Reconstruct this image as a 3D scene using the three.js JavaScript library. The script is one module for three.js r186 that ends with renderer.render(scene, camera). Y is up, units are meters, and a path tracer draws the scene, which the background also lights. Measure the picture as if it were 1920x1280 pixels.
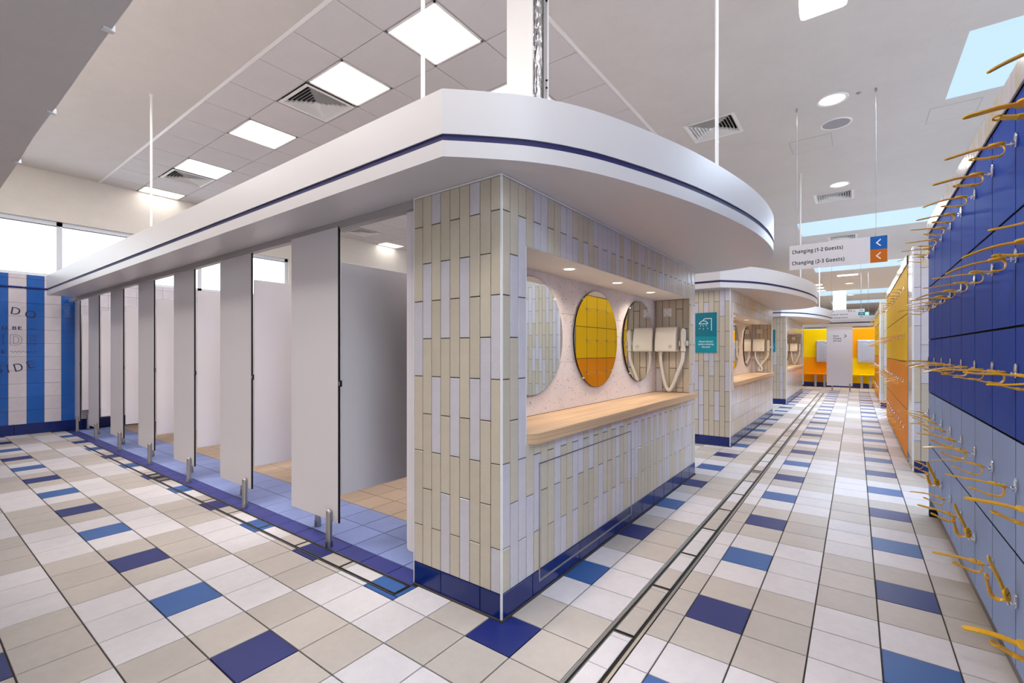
import * as THREE from 'three';
import { mergeGeometries } from 'three/addons/utils/BufferGeometryUtils.js';
import { RoundedBoxGeometry } from 'three/addons/geometries/RoundedBoxGeometry.js';
import { TextGeometry } from 'three/addons/geometries/TextGeometry.js';
import { FontLoader } from 'three/addons/loaders/FontLoader.js';
import { RectAreaLightUniformsLib } from 'three/addons/lights/RectAreaLightUniformsLib.js';

// ---------------------------------------------------------------- camera, sky, exposure
const scene = new THREE.Scene();
const camera = new THREE.PerspectiveCamera(72.74, 1.5, 0.05, 200);
camera.position.set(1.163, 1.278, 1.549);
camera.rotation.set(0, 0.638, 0);
camera.setViewOffset(1920, 1280, 0, -18.5, 1920, 1280);
scene.add(camera);
const renderer = new THREE.WebGLRenderer({ antialias: true });
renderer.toneMapping = THREE.LinearToneMapping;
renderer.toneMappingExposure = 1.07;
renderer.shadowMap.enabled = true;
RectAreaLightUniformsLib.init();
const SKY = 3.2;          // strength of the overcast sky
const PANEL_POWER = 20, UNSEEN_LAMP_POWER = 25, ROOF_POWER = 15;  // radiance of grid panels, unseen lamps above the raft, and rooflights
const DOWN_POWER = 80, NICHE_POWER = 2.2;
{ // pale overcast sky, a little bluer towards the zenith
  const w = 64, h = 32, d = new Float32Array(w * h * 4);
  for (let y = 0; y < h; y++) for (let x = 0; x < w; x++) {
    const e = Math.max(0, (y + 0.5) / h * 2 - 1), i = (y * w + x) * 4, q = Math.exp(-e / 0.13);
    d[i] = 0.72 - 0.08 * e + 0.25 * q; d[i + 1] = 0.86 - 0.08 * e + 0.2 * q; d[i + 2] = 1.0 - 0.06 * e + 0.15 * q; d[i + 3] = 1;
  }
  const t = new THREE.DataTexture(d, w, h, THREE.RGBAFormat, THREE.FloatType);
  t.mapping = THREE.EquirectangularReflectionMapping; t.magFilter = THREE.LinearFilter; t.needsUpdate = true;
  scene.background = t; scene.backgroundIntensity = SKY;
}

// ---------------------------------------------------------------- helpers
let seed = 20417;
const rnd = () => { seed = (seed * 1664525 + 1013904223) >>> 0; return seed / 4294967296; };
const rr = (a, b) => a + (b - a) * rnd();
const V = (x, y, z) => new THREE.Vector3(x, y, z);
const taken = {};
function numbered(n) { const k = taken[n] = (taken[n] ?? -1) + 1; return k ? `${n}_${String(k).padStart(3, '0')}` : n; }
function tag(o, label, category, group) { o.userData.label = label; o.userData.category = category; if (group) o.userData.group = group; return o; }
function thing(name, label, category, pos = [0, 0, 0], group) {
  const o = new THREE.Group(); o.name = numbered(name); scene.add(o); o.position.set(...pos);
  return tag(o, label, category, group);
}
function struct(name) { const o = new THREE.Group(); o.name = numbered(name); o.userData.kind = 'structure'; scene.add(o); return o; }
function part(name, geo, mat, parent, pos, rot) {
  const m = new THREE.Mesh(Array.isArray(geo) ? mergeGeometries(geo.map(plain)) : geo, mat);
  m.name = name; m.castShadow = m.receiveShadow = true; parent.add(m);
  if (pos) m.position.set(...pos); if (rot) m.rotation.set(...rot);
  return m;
}
function plain(g) { const q = g.index ? g.toNonIndexed() : g.clone(); for (const k of Object.keys(q.attributes)) if (!['position', 'normal', 'uv'].includes(k)) q.deleteAttribute(k); return q; }
function dup(o, label, group) { const c = o.clone(); c.name = numbered(o.name.replace(/_\d{3}$/, '')); c.userData = { ...o.userData }; if (label) c.userData.label = label; if (group) c.userData.group = group; scene.add(c); return c; }
// box between two corners, uv in metres
function box(x0, x1, y0, y1, z0, z1) {
  const g = new THREE.BoxGeometry(x1 - x0, y1 - y0, z1 - z0); g.translate((x0 + x1) / 2, (y0 + y1) / 2, (z0 + z1) / 2); return metreUV(g);
}
function metreUV(g) {
  const p = g.attributes.position, n = g.attributes.normal, uv = new Float32Array(p.count * 2);
  for (let i = 0; i < p.count; i++) {
    const ax = Math.abs(n.getX(i)), ay = Math.abs(n.getY(i)), az = Math.abs(n.getZ(i));
    const [u, v] = ay >= ax && ay >= az ? [p.getX(i), p.getZ(i)] : ax >= az ? [p.getZ(i), p.getY(i)] : [p.getX(i), p.getY(i)];
    uv[2 * i] = u; uv[2 * i + 1] = v;
  }
  g.setAttribute('uv', new THREE.BufferAttribute(uv, 2)); return g;
}
const rbox = (w, h, d, r, x = 0, y = 0, z = 0, seg = 2) => { const g = new RoundedBoxGeometry(w, h, d, seg, r); g.translate(x, y, z); return g; };
const cyl = (r, h, x = 0, y = 0, z = 0, n = 20, r2 = r) => { const g = new THREE.CylinderGeometry(r2, r, h, n); g.translate(x, y, z); return g; };
const lathe = (pts, n = 28) => new THREE.LatheGeometry(pts.map(([a, b]) => new THREE.Vector2(a, b)), n);
const tube = (pts, r, seg = 24, n = 8) => new THREE.TubeGeometry(new THREE.CatmullRomCurve3(pts.map((p) => V(...p))), seg, r, n);
// a tile in the xy plane facing +z, its back at z = 0, front edges chamfered: 18 triangles
const tileCache = {};
function tileGeo(w, h, t = 0.006, b = 0.0016, u0 = 0, v0 = 0) {
  const key = [w.toFixed(4), h.toFixed(4), t, b, u0.toFixed(2), v0.toFixed(2)].join();
  if (tileCache[key]) return tileCache[key];
  const X = w / 2, Y = h / 2, P = [], UV = [];
  const quad = (a, b2, c, d) => { for (const q of [a, b2, c, a, c, d]) { P.push(...q); UV.push(q[0] + X + u0, q[1] + Y + v0); } };
  const f = [[-X + b, -Y + b, t], [X - b, -Y + b, t], [X - b, Y - b, t], [-X + b, Y - b, t]];
  const m = [[-X, -Y, t - b], [X, -Y, t - b], [X, Y, t - b], [-X, Y, t - b]];
  const k = [[-X, -Y, 0], [X, -Y, 0], [X, Y, 0], [-X, Y, 0]];
  quad(...f);
  for (let i = 0; i < 4; i++) { const j = (i + 1) % 4; quad(m[i], m[j], f[j], f[i]); quad(k[i], k[j], m[j], m[i]); }
  const g = new THREE.BufferGeometry();
  g.setAttribute('position', new THREE.Float32BufferAttribute(P, 3)); g.setAttribute('uv', new THREE.Float32BufferAttribute(UV, 2)); g.computeVertexNormals();
  return tileCache[key] = g;
}

// ---------------------------------------------------------------- textures
const hash = (x, y, s) => { let h = (x * 374761393 + y * 668265263 + s * 982451653) | 0; h = Math.imul(h ^ (h >>> 13), 1274126177); return ((h ^ (h >>> 16)) >>> 0) / 4294967296; };
function noise(x, y, per, s) { // tileable value noise
  const xi = Math.floor(x), yi = Math.floor(y), fx = x - xi, fy = y - yi, sx = fx * fx * (3 - 2 * fx), sy = fy * fy * (3 - 2 * fy), w = (a) => ((a % per) + per) % per;
  const a = hash(w(xi), w(yi), s), b = hash(w(xi + 1), w(yi), s), c = hash(w(xi), w(yi + 1), s), d = hash(w(xi + 1), w(yi + 1), s);
  return a + (b - a) * sx + (c - a) * sy + (a - b - c + d) * sx * sy;
}
function dataTex(n, fn, srgb = true, m = n) {
  const d = new Uint8Array(n * m * 4);
  for (let y = 0; y < m; y++) for (let x = 0; x < n; x++) { const c = fn(x / n, y / m); const i = (y * n + x) * 4; for (let k = 0; k < 3; k++) d[i + k] = Math.max(0, Math.min(255, Math.round(255 * (c.length ? c[k] : c)))); d[i + 3] = 255; }
  const t = new THREE.DataTexture(d, n, m); t.wrapS = t.wrapT = THREE.RepeatWrapping; t.magFilter = THREE.LinearFilter; t.minFilter = THREE.LinearMipmapLinearFilter; t.generateMipmaps = true;
  if (srgb) t.colorSpace = THREE.SRGBColorSpace; t.needsUpdate = true; return t;
}
const rep = (t, x, y = x) => { const c = t.clone(); c.repeat.set(x, y); c.needsUpdate = true; return c; };
// fired ceramic: cloudy tone and fine speckle
const ceramicTex = dataTex(512, (u, v) => { const c = 0.965 + 0.03 * (noise(u * 7, v * 7, 7, 1) - 0.5) + 0.022 * (noise(u * 29, v * 29, 29, 2) - 0.5) + 0.02 * (noise(u * 170, v * 170, 170, 3) - 0.5) - (noise(u * 256, v * 256, 256, 4) > 0.992 ? 0.05 : 0); return [c, c * 0.998, c * 0.994]; });
const ceramicMap = rep(ceramicTex, 1.25);
const glazeBump = rep(dataTex(256, (u, v) => 0.5 + 0.5 * (noise(u * 9, v * 6, 6 * 9, 7) - 0.5), false), 3, 1.5);
const plasterTex = rep(dataTex(512, (u, v) => { const c = 0.975 + 0.018 * (noise(u * 5, v * 5, 5, 11) - 0.5) + 0.014 * (noise(u * 23, v * 23, 23, 12) - 0.5) + 0.01 * (noise(u * 128, v * 128, 128, 13) - 0.5); return [c, c, c]; }), 0.4);
const mineralTex = rep(dataTex(512, (u, v) => { const c = 0.965 - (noise(u * 128, v * 128, 128, 14) > 0.8 ? 0.025 : 0) - (noise(u * 256, v * 256, 256, 15) > 0.9 ? 0.03 : 0) + 0.012 * (noise(u * 4, v * 4, 4, 16) - 0.5); return [c, c, c]; }), 1.5);
// pale composite with scattered dark chips
const terrazzoTex = (() => {
  const n = 1024, chips = []; let s = 77; const q = () => { s = (s * 1664525 + 1013904223) >>> 0; return s / 4294967296; };
  const d = new Uint8Array(n * n * 4);
  for (let i = 0; i < n * n; i++) { const x = i % n, y = (i / n) | 0, c = 0.965 + 0.03 * (noise(x / 60, y / 60, 1e6, 20) - 0.5) + 0.02 * (hash(x, y, 21) - 0.5); d[4 * i] = 255 * c * 0.945; d[4 * i + 1] = 255 * c * 0.9; d[4 * i + 2] = 255 * c * 0.89; d[4 * i + 3] = 255; }
  for (let k = 0; k < 900; k++) {
    const cx = q() * n, cy = q() * n, r = 1.5 + 3.8 * q() ** 3, sx = 0.5 + q(), a = q() * 3.1, dark = q();
    const c = dark < 0.6 ? [70, 62, 62] : dark < 0.85 ? [140, 122, 112] : [205, 196, 190];
    for (let y = -9; y <= 9; y++) for (let x = -9; x <= 9; x++) { const X = x * Math.cos(a) + y * Math.sin(a), Y = (-x * Math.sin(a) + y * Math.cos(a)) / sx; if (X * X + Y * Y < r * r * (0.7 + 0.6 * hash(x, y, k))) { const i = 4 * ((((cy + y) | 0) + n) % n * n + (((cx + x) | 0) + n) % n); d[i] = c[0]; d[i + 1] = c[1]; d[i + 2] = c[2]; } }
  }
  const t = new THREE.DataTexture(d, n, n); t.wrapS = t.wrapT = THREE.RepeatWrapping; t.magFilter = THREE.LinearFilter; t.minFilter = THREE.LinearMipmapLinearFilter; t.generateMipmaps = true; t.colorSpace = THREE.SRGBColorSpace; t.needsUpdate = true; return t;
})();
const woodTex = dataTex(512, (u, v) => { // grain runs along v
  const g = noise(u * 40 + 3 * noise(u * 3, v * 2, 6, 31), v * 3, 120, 32), f = noise(u * 128, v * 8, 128, 33), st = noise(u * 8, v * 1, 8, 34);
  const k = 0.86 + 0.12 * g + 0.05 * (f - 0.5) + 0.07 * (st - 0.5); return [0.9 * k, 0.76 * k, 0.6 * k];
});
const foilBump = dataTex(256, (u, v) => Math.abs(noise(u * 10, v * 22, 220, 41) - 0.5) * 1.6 + 0.25 * noise(u * 40, v * 60, 240, 42), false);

// ---------------------------------------------------------------- materials
const std = (color, o = {}) => new THREE.MeshStandardMaterial({ color, roughness: 0.5, ...o });
const laminate = (c) => new THREE.MeshPhysicalMaterial({ color: c, roughness: 0.5, specularIntensity: 0.15 });
const M = {
  plaster: std('#dbd5d1', { map: plasterTex, roughness: 0.9 }),
  wallPaint: std('#ece5dc', { map: plasterTex, roughness: 0.85 }),
  canopy: std('#d3cece', { roughness: 0.38 }),
  navyStripe: std('#1a1456', { roughness: 0.6 }),
  mineral: std('#dfdadb', { map: mineralTex, roughness: 0.95 }),
  whiteMetal: std('#f0eeec', { roughness: 0.35 }),
  slot: std('#0a0a0b', { roughness: 0.7 }),
  black: std('#050506', { roughness: 0.8 }),
  steel: std('#a9a6a4', { metalness: 1, roughness: 0.32 }),
  brushed: std('#b4b0ae', { metalness: 1, roughness: 0.42 }),
  chrome: std('#d9d9dc', { metalness: 1, roughness: 0.12 }),
  grout: std('#463f3b', { roughness: 0.9 }),
  darkGrout: std('#1f1c1b', { roughness: 0.9 }),
  panel: std('#e4dddf', { roughness: 0.42 }),
  rail: std('#aca6a6', { roughness: 0.5 }),
  mirror: std('#f4f6f4', { metalness: 1, roughness: 0.015 }),
  terrazzo: std('#ffffff', { map: rep(terrazzoTex, 1.25), roughness: 0.5 }),
  wood: std('#fffaf4', { map: rep(woodTex, 1.1, 0.5), roughness: 0.4 }),
  woodEdge: std('#c9a27c', { map: rep(woodTex, 3, 0.4), roughness: 0.5 }),
  dryer: std('#f0e9de', { roughness: 0.25 }),
  dryerGrey: std('#d3cec7', { roughness: 0.35 }),
  rooflight: std('#5c6468', { roughness: 0.5, emissive: '#c4e6ff', emissiveIntensity: 0.86 }), // opal glazing full of daylight
  light: std('#ffffff', { emissive: '#fffaf4', emissiveIntensity: 2.2 }),
  spot: std('#ffffff', { emissive: '#fff2e2', emissiveIntensity: 2.6 }),
  foil: std('#c9c6c6', { metalness: 1, roughness: 0.25, bumpMap: foilBump, bumpScale: 0.012 }),
  glass: new THREE.MeshPhysicalMaterial({ color: '#ffffff', transmission: 1, roughness: 0.02, thickness: 0, ior: 1.45 }),
  frame: std('#dfe3ea', { roughness: 0.4 }),
  blue: laminate('#1d45a6'),
  greyBlue: laminate('#9aadd6'),
  yellow: laminate('#fccb08'),
  orange: laminate('#fa9c0c'),
  strap: std('#f0b40e', { roughness: 0.3 }),
  letter: std('#12164c', { roughness: 0.5 }),
  babyUnit: std('#b9b3b8', { roughness: 0.5 }),
  speaker: std('#a6a2a8', { roughness: 0.8 }),
  clearPlug: std('#e4e6e6', { roughness: 0.2 }),
};
// tiles: a few firings of each colour
const tones = (hex, n, spread, o) => Array.from({ length: n }, (_, i) => { const c = new THREE.Color(hex), k = 1 + spread * ((i + 0.5) / n - 0.5) * 2; c.multiplyScalar(k); return std(c, { map: ceramicMap, ...o }); });
const FT = { roughness: 0.46 };
const WT = { roughness: 0.16, bumpMap: glazeBump, bumpScale: 0.0012 };
const floorMat = { W: tones('#e6e0e2', 4, 0.035, FT), B: tones('#ccc2b9', 4, 0.05, FT), D: tones('#1c2974', 2, 0.06, FT), L: tones('#3664a8', 2, 0.06, FT), P: tones('#8fa0d8', 3, 0.05, FT), N: tones('#333c8c', 2, 0.05, FT), T: tones('#c6ae96', 3, 0.05, FT) };
const wallMat = { c: tones('#d2c6b2', 4, 0.045, WT), w: tones('#d6d0d6', 3, 0.03, WT), n: tones('#0c2670', 2, 0.06, WT), b: tones('#1d62bd', 3, 0.05, WT), s: tones('#ddd5dc', 3, 0.03, WT) };
const pick = (a) => a[Math.floor(rnd() * a.length)];

// ================================================================ ROOM SHELL
const XW = -9.1, XE = 5.2, ZB = 5.2, ZF = -42, H = 4.13, T = 0.25;
// island footprints (tiled end blocks)
const ISL = [{ z0: -0.18, z1: -3.46 }, { z0: -5.15, z1: -9.1 }, { z0: -11.35, z1: -15.6 }];
const IX0 = -0.79, IX1 = -0.18;

// ---- floor
{
  const floor = struct('floor');
  part('floor_slab', box(XW - 0.3, XE + 0.3, -0.2, -0.006, ZF, ZB), M.grout, floor);
  const fw = V(-Math.sin(0.638), 0, -Math.cos(0.638)), rt = V(Math.cos(0.638), 0, -Math.sin(0.638));
  const list = [];
  const put = (k, x0, x1, z0, z1) => { if (x1 - x0 < 0.012 || z1 - z0 < 0.012) return; list.push({ k, x0, x1, z0, z1, t: rnd() }); };
  const i0 = Math.floor(XW / T), i1 = Math.ceil(XE / T), j0 = Math.floor(-ZB / T), j1 = Math.ceil(-ZF / T);
  for (let i = i0; i < i1; i++) for (let j = j0; j < j1; j++) {
    const x0 = i * T, x1 = x0 + T, z1 = -j * T, z0 = z1 - T;
    const a = Math.floor((i - 1) / 3), b = Math.floor((j + 1) / 3), odd = ((a + b) % 2 + 2) % 2;
    const blue = ((i % 3) + 3) % 3 === 2 && ((j % 3) + 3) % 3 === 0;
    let k = blue ? (odd ? 'D' : 'L') : odd ? 'B' : 'W';
    if (z1 <= -17.0) k = 'T';
    if (ISL.some((q) => x0 >= IX0 - 0.02 && x1 <= IX1 + 0.02 && z1 <= q.z0 + 0.01 && z0 >= q.z1 - 0.01)) continue;
    let zz1 = z1, zz0 = z0, xx0 = x0, xx1 = x1;
    // cubicle row beside the first block
    if (x1 <= -0.74 && z1 <= 0.001 && z0 > -3.5) {
      if (j === 0) { // row cut by the drain
        if (x0 >= -7.3) { put(k, x0, x1, -0.033, 0); continue; }
        put(k, x0, x1, -0.158, 0); continue;
      }
      continue; // laid below on its own grid
    }
    if (i === 1 && z1 <= 1.6 && z0 >= -15.6) { put(k, 0.395, x1, z0, z1); continue; }
    if (i === 0 && z1 <= 1.6 && z0 >= -15.6) { put(k, x0, 0.243, z0, z1); continue; }
    put(k, xx0, xx1, zz0, zz1);
  }
  put('L', -0.782, -0.75, -0.158, -0.033);
  for (let i = 0; i < 34; i++) {
    const x1 = -0.75 - i * T, x0 = x1 - T; if (x0 < XW - 0.1) break;
    const xc1 = Math.min(x1, -0.79);
    put('N', x0, xc1, -0.283, -0.158);
    for (let r = 0; r < 12; r++) put(r < 2 ? 'P' : 'T', x0, xc1, -0.285 - T * (r + 1), -0.285 - T * r);
  }
  // nearest tiles in view are pieces of their own
  for (const q of list) {
    const cx = (q.x0 + q.x1) / 2 - 1.163, cz = (q.z0 + q.z1) / 2 - 1.549, d = cx * fw.x + cz * fw.z, s = (cx * rt.x + cz * rt.z) / Math.max(d, 0.01);
    const v = 1.278 / Math.max(d, 0.01);
    q.view = d > 0.3 && Math.abs(s) < 1.3 && v < 0.9;
    // behind the first block or lockers nothing is seen
    const x = (q.x0 + q.x1) / 2, z = (q.z0 + q.z1) / 2;
    if (x > 1.8 || (x < -0.8 && z < -0.9) || (x < -0.2 && z < -3.4)) q.view = false;
    q.d = q.view ? d : 1000 + Math.hypot(cx, cz);
  }
  list.sort((a, b) => a.d - b.d);
  const rest = [], col = [];
  list.forEach((q, n) => {
    const g = tileGeo(q.x1 - q.x0 - 0.006, q.z1 - q.z0 - 0.006, 0.008, 0.0012, Math.floor(q.t * 7) * 0.11, Math.floor(q.t * 49 % 7) * 0.11);
    const mats = floorMat[q.k], mat = mats[Math.floor(q.t * mats.length)];
    const pos = [(q.x0 + q.x1) / 2, -0.008, (q.z0 + q.z1) / 2];
    if (n < 296) part('floor_tile', g, mat, floor, pos, [-Math.PI / 2, 0, 0]);
    else {
      const c = g.clone(); c.rotateX(-Math.PI / 2); c.translate(...pos); rest.push(c);
      for (let v = 0; v < c.attributes.position.count; v++) col.push(mat.color.r, mat.color.g, mat.color.b);
    }
  });
  const g = mergeGeometries(rest); g.setAttribute('color', new THREE.Float32BufferAttribute(col, 3));
  part('floor_tiling', g, std('#ffffff', { map: ceramicMap, vertexColors: true, ...FT }), floor).userData.kind = 'stuff';
}

// ---- drain channels: steel rails, dark slots, tiled tray covers
function grate(parent, w, d, pos) {
  const bars = []; const n = 9;
  for (let i = 0; i < n; i++) bars.push(rbox(w * 0.055, 0.004, d * 0.92, 0.001, -w / 2 + w * (i + 0.5) / n, 0, 0, 1));
  bars.push(rbox(w, 0.004, d * 0.1, 0.001, 0, 0, d * 0.45, 1), rbox(w, 0.004, d * 0.1, 0.001, 0, 0, -d * 0.45, 1));
  part('grate', bars, M.brushed, parent, pos);
}
{
  const t = thing('drain_channel', 'long steel edged floor drain with tiled covers running down the locker aisle', 'drain');
  const z0 = -15.5, z1 = 1.6;
  part('channel_bed', box(0.243, 0.395, -0.0058, -0.005, z0, z1), M.slot, t);
  for (const [a, b] of [[0.244, 0.252], [0.252, 0.258], [0.378, 0.384], [0.384, 0.393]]) part('edge_rail', box(a, b, -0.005, a === 0.252 || a === 0.378 ? -0.001 : 0.0008, z0, z1), M.steel, t);
  for (let z = z1; z > z0 + 0.2; z -= 0.51) {
    const zs = z - 0.01, ze = Math.max(z - 0.504, z0), L = zs - ze, mid = (zs + ze) / 2;
    if (Math.abs(mid + 4.0) < 0.25) { grate(t, 0.1, 0.085, [0.319, -0.0015, ze + 0.05]); }
    const j = Math.floor(-mid / T), odd = (((Math.floor((j + 1) / 3)) % 2) + 2) % 2;
    part('tray_frame', [box(0.271, 0.2735, -0.005, 0.0003, ze, zs), box(0.3605, 0.363, -0.005, 0.0003, ze, zs), box(0.271, 0.363, -0.005, 0.0003, ze, ze + 0.0025), box(0.271, 0.363, -0.005, 0.0003, zs - 0.0025, zs)], M.steel, t);
    const short = Math.abs(mid + 4.0) < 0.25 ? 0.1 : 0;
    for (const [s, e] of [[0, 0.48], [0.48, 0.93], [0.93, 1]]) {
      const a = zs - 0.004 - (L - 0.008 - short) * s, b = zs - 0.004 - (L - 0.008 - short) * e;
      part('cover_tile', tileGeo(0.085, a - b - 0.003, 0.005, 0.001), pick(floorMat[((Math.floor(((-(a + b) / 2) / T + 1) / 3) % 2) + 2) % 2 ? 'B' : 'W']), t, [0.317, -0.0052, (a + b) / 2], [-Math.PI / 2, 0, 0]);
    }
  }
  const u = thing('drain_channel', 'narrow tiled drain with blue covers running along the cubicle thresholds', 'drain');
  const x0 = -7.25, x1 = -0.785;
  part('channel_bed', box(x0, x1, -0.0058, -0.005, -0.158, -0.033), M.slot, u);
  for (const [a, b] of [[-0.0385, -0.034], [-0.157, -0.1525]]) part('edge_rail', box(x0, x1, -0.005, 0.0008, a, b), M.steel, u);
  let n = 0;
  for (let x = x1 - 0.012; x > x0 + 0.2; x -= 0.505, n++) {
    const xe = x - 0.495;
    part('tray_frame', [box(xe, x, -0.005, 0.0003, -0.0535, -0.051), box(xe, x, -0.005, 0.0003, -0.142, -0.1395), box(xe, xe + 0.0025, -0.005, 0.0003, -0.142, -0.051), box(x - 0.0025, x, -0.005, 0.0003, -0.142, -0.051)], M.steel, u);
    const has = Math.abs((x + xe) / 2 + 4.5) < 0.26;
    for (let i = Math.ceil(x / T); i >= Math.floor(xe / T); i--) {
      const a = Math.max(i * T, xe + 0.004), b = Math.min(i * T + T, x - 0.004); if (b - a < 0.012) continue;
      const aa = Math.floor((i - 1) / 3), odd = ((aa % 2) + 2) % 2, blue = ((i % 3) + 3) % 3 === 2;
      if (has && i * T < -4.45 && i * T > -4.8) { grate(u, b - a > 0.09 ? 0.09 : b - a, 0.08, [(a + b) / 2, -0.0015, -0.0965]); continue; }
      part('cover_tile', tileGeo(b - a - 0.003, 0.083, 0.005, 0.001), pick(floorMat[blue ? (odd ? 'D' : 'L') : odd ? 'B' : 'W']), u, [(a + b) / 2, -0.0052, -0.0965], [-Math.PI / 2, 0, 0]);
    }
  }
}

// ---- ceiling: plaster with skylight openings, and a field of lay-in tiles over the cubicles
const SKYL = [[2.4, 3.6, 0.8, 2.2], [1.98, 3.6, -5.6, -4.2], [0.1, 3.2, -12.05, -10.6], [0.0, 3.2, -18.5, -17.05], [-0.3, 2.6, -27.2, -25.2], [0.0, 2.6, -32.8, -30.8]];  // first opening is out of view, placed to light the long tiled face
const VENTS = [[-0.3, -4.76], [0.84, -8.86], [0.9, -12.75]];
const GX = -0.93, GZ = -0.57, GP = 0.645;
{
  const c = struct('ceiling');
  const sh = new THREE.Shape([[XW - 0.3, ZF], [XE + 0.3, ZF], [XE + 0.3, ZB], [XW - 0.3, ZB]].map((p) => new THREE.Vector2(p[0], -p[1])).reverse());
  for (const [a, b, z0, z1] of SKYL) sh.holes.push(new THREE.Path([[a, z0], [b, z0], [b, z1], [a, z1]].map((p) => new THREE.Vector2(p[0], -p[1]))));
  for (const [x, z] of VENTS) sh.holes.push(new THREE.Path([[x - 0.275, z - 0.275], [x + 0.275, z - 0.275], [x + 0.275, z + 0.275], [x - 0.275, z + 0.275]].map((p) => new THREE.Vector2(p[0], -p[1]))));
  sh.holes.push(new THREE.Path([[XW, GZ], [GX, GZ], [GX, -12], [XW, -12]].map((p) => new THREE.Vector2(p[0], -p[1]))));
  const g = new THREE.ExtrudeGeometry(sh, { depth: 0.035, bevelEnabled: false }); g.rotateX(-Math.PI / 2); g.translate(0, H, 0);
  part('ceiling_plaster', metreUV(g), M.plaster, c);
  part('ceiling_void', box(XW, GX, H + 0.06, H + 0.12, -12, GZ), M.plaster, c);
  // edge trim and T bars
  part('edge_trim', [box(XW, GX, H - 0.006, H + 0.02, GZ - 0.035, GZ), box(GX - 0.035, GX, H - 0.006, H + 0.02, -12, GZ)], M.whiteMetal, c);
  const bars = []; const zj = [GZ - 0.52]; while (zj.at(-1) > -12) zj.push(zj.at(-1) - 0.64);
  const lit = (k, r) => (r === 1 && [1, 3, 6, 9, 12].includes(k)) || (r === 3 && [1, 6].includes(k)) || (r === 9 && [3, 8, 12].includes(k)) || (r === 14 && [4, 10].includes(k));  // rows past the first include unseen panels lighting the cubicle area
  const vent = (k, r) => (r === 1 && [4, 10].includes(k)) || (r === 7 && [11, 5].includes(k));
  globalThis.CEIL = { lights: [], vents: [] };
  for (let k = 0; k < 13; k++) {
    const x1 = GX - GP * k - (k ? 0 : 0.035), x0 = Math.max(GX - GP * (k + 1), XW);
    bars.push(box(x0 - 0.011, x0 + 0.011, H + 0.006, H + 0.014, -12, GZ));
    for (let r = 0; r < zj.length; r++) {
      const z1 = r ? zj[r - 1] : GZ - 0.035, z0 = Math.max(zj[r], -12); if (z1 - z0 < 0.05 || x1 - x0 < 0.05) continue;
      const kk = k, cx = (x0 + x1) / 2, cz = (z0 + z1) / 2;
      if (lit(kk, r)) { CEIL.lights.push([cx, cz, x1 - x0]); continue; }
      if (vent(kk, r)) { CEIL.vents.push([cx, cz]); continue; }
      part('ceiling_tile', tileGeo(x1 - x0 - 0.009, z1 - z0 - 0.009, 0.012, 0.002), M.mineral, c, [cx, H + 0.011, cz], [Math.PI / 2, 0, 0]);
    }
  }
  for (const z of zj) if (z > -12) bars.push(box(XW, GX, H + 0.006, H + 0.014, z - 0.011, z + 0.011));
  part('grid_bar', bars, M.rail, c).userData.kind = 'stuff';
  // glazing over each roof opening
  SKYL.forEach(([a, b, z0, z1]) => {
    const w = struct('window_' + (Object.keys(taken).filter((k) => k.startsWith('window_')).length + 1));
    part('glazing', box(a, b, H + 0.003, H + 0.03, z0, z1), M.rooflight, w);
    const l = new THREE.RectAreaLight('#d3e7ff', ROOF_POWER, b - a, z1 - z0); l.position.set((a + b) / 2, H - 0.004, (z0 + z1) / 2); l.rotation.x = -Math.PI / 2; w.add(l);
  });
}

// ---- white raft hung below the ceiling over the camera's end of the aisle; unseen lamps placed above it light the cubicle fronts
{
  const r = thing('ceiling_raft', 'large flat white raft hung on small clear clips over the near end of the aisle', 'ceiling raft', [0, 2.4, 0]);
  const x0 = -8.6, x1 = 1.2, z0 = 1.085, z1 = 4.9, s = new THREE.Shape();
  s.moveTo(x0, -z1); s.lineTo(x1, -z1); s.lineTo(x1, -z0); for (let i = 1; i <= 60; i++) { const x = x1 + (x0 - x1) * i / 60; s.lineTo(x, -(z0 + 0.004 * Math.sin(x * 2.1) + 0.002 * Math.sin(x * 5.3 + 1))); } s.closePath();
  const g = new THREE.ExtrudeGeometry(s, { depth: 0.012, bevelEnabled: false }); g.rotateX(-Math.PI / 2); part('sheet', metreUV(g), M.plaster, r);
  for (const x of [-0.93, -1.87, -2.83, -4.6, -6.8]) {
    const c = part('clip', [box(x - 0.012, x + 0.012, -0.006, 0.016, z0 - 0.012, z0 + 0.02), cyl(0.003, 0.02, x, 0.024, z0 - 0.002, 8)], M.clearPlug, r);
    part('hanger', cyl(0.0015, H - 2.43, x, 0.03 + (H - 2.43) / 2, z0 + 0.06, 6), M.steel, c);
  }
}
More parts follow.
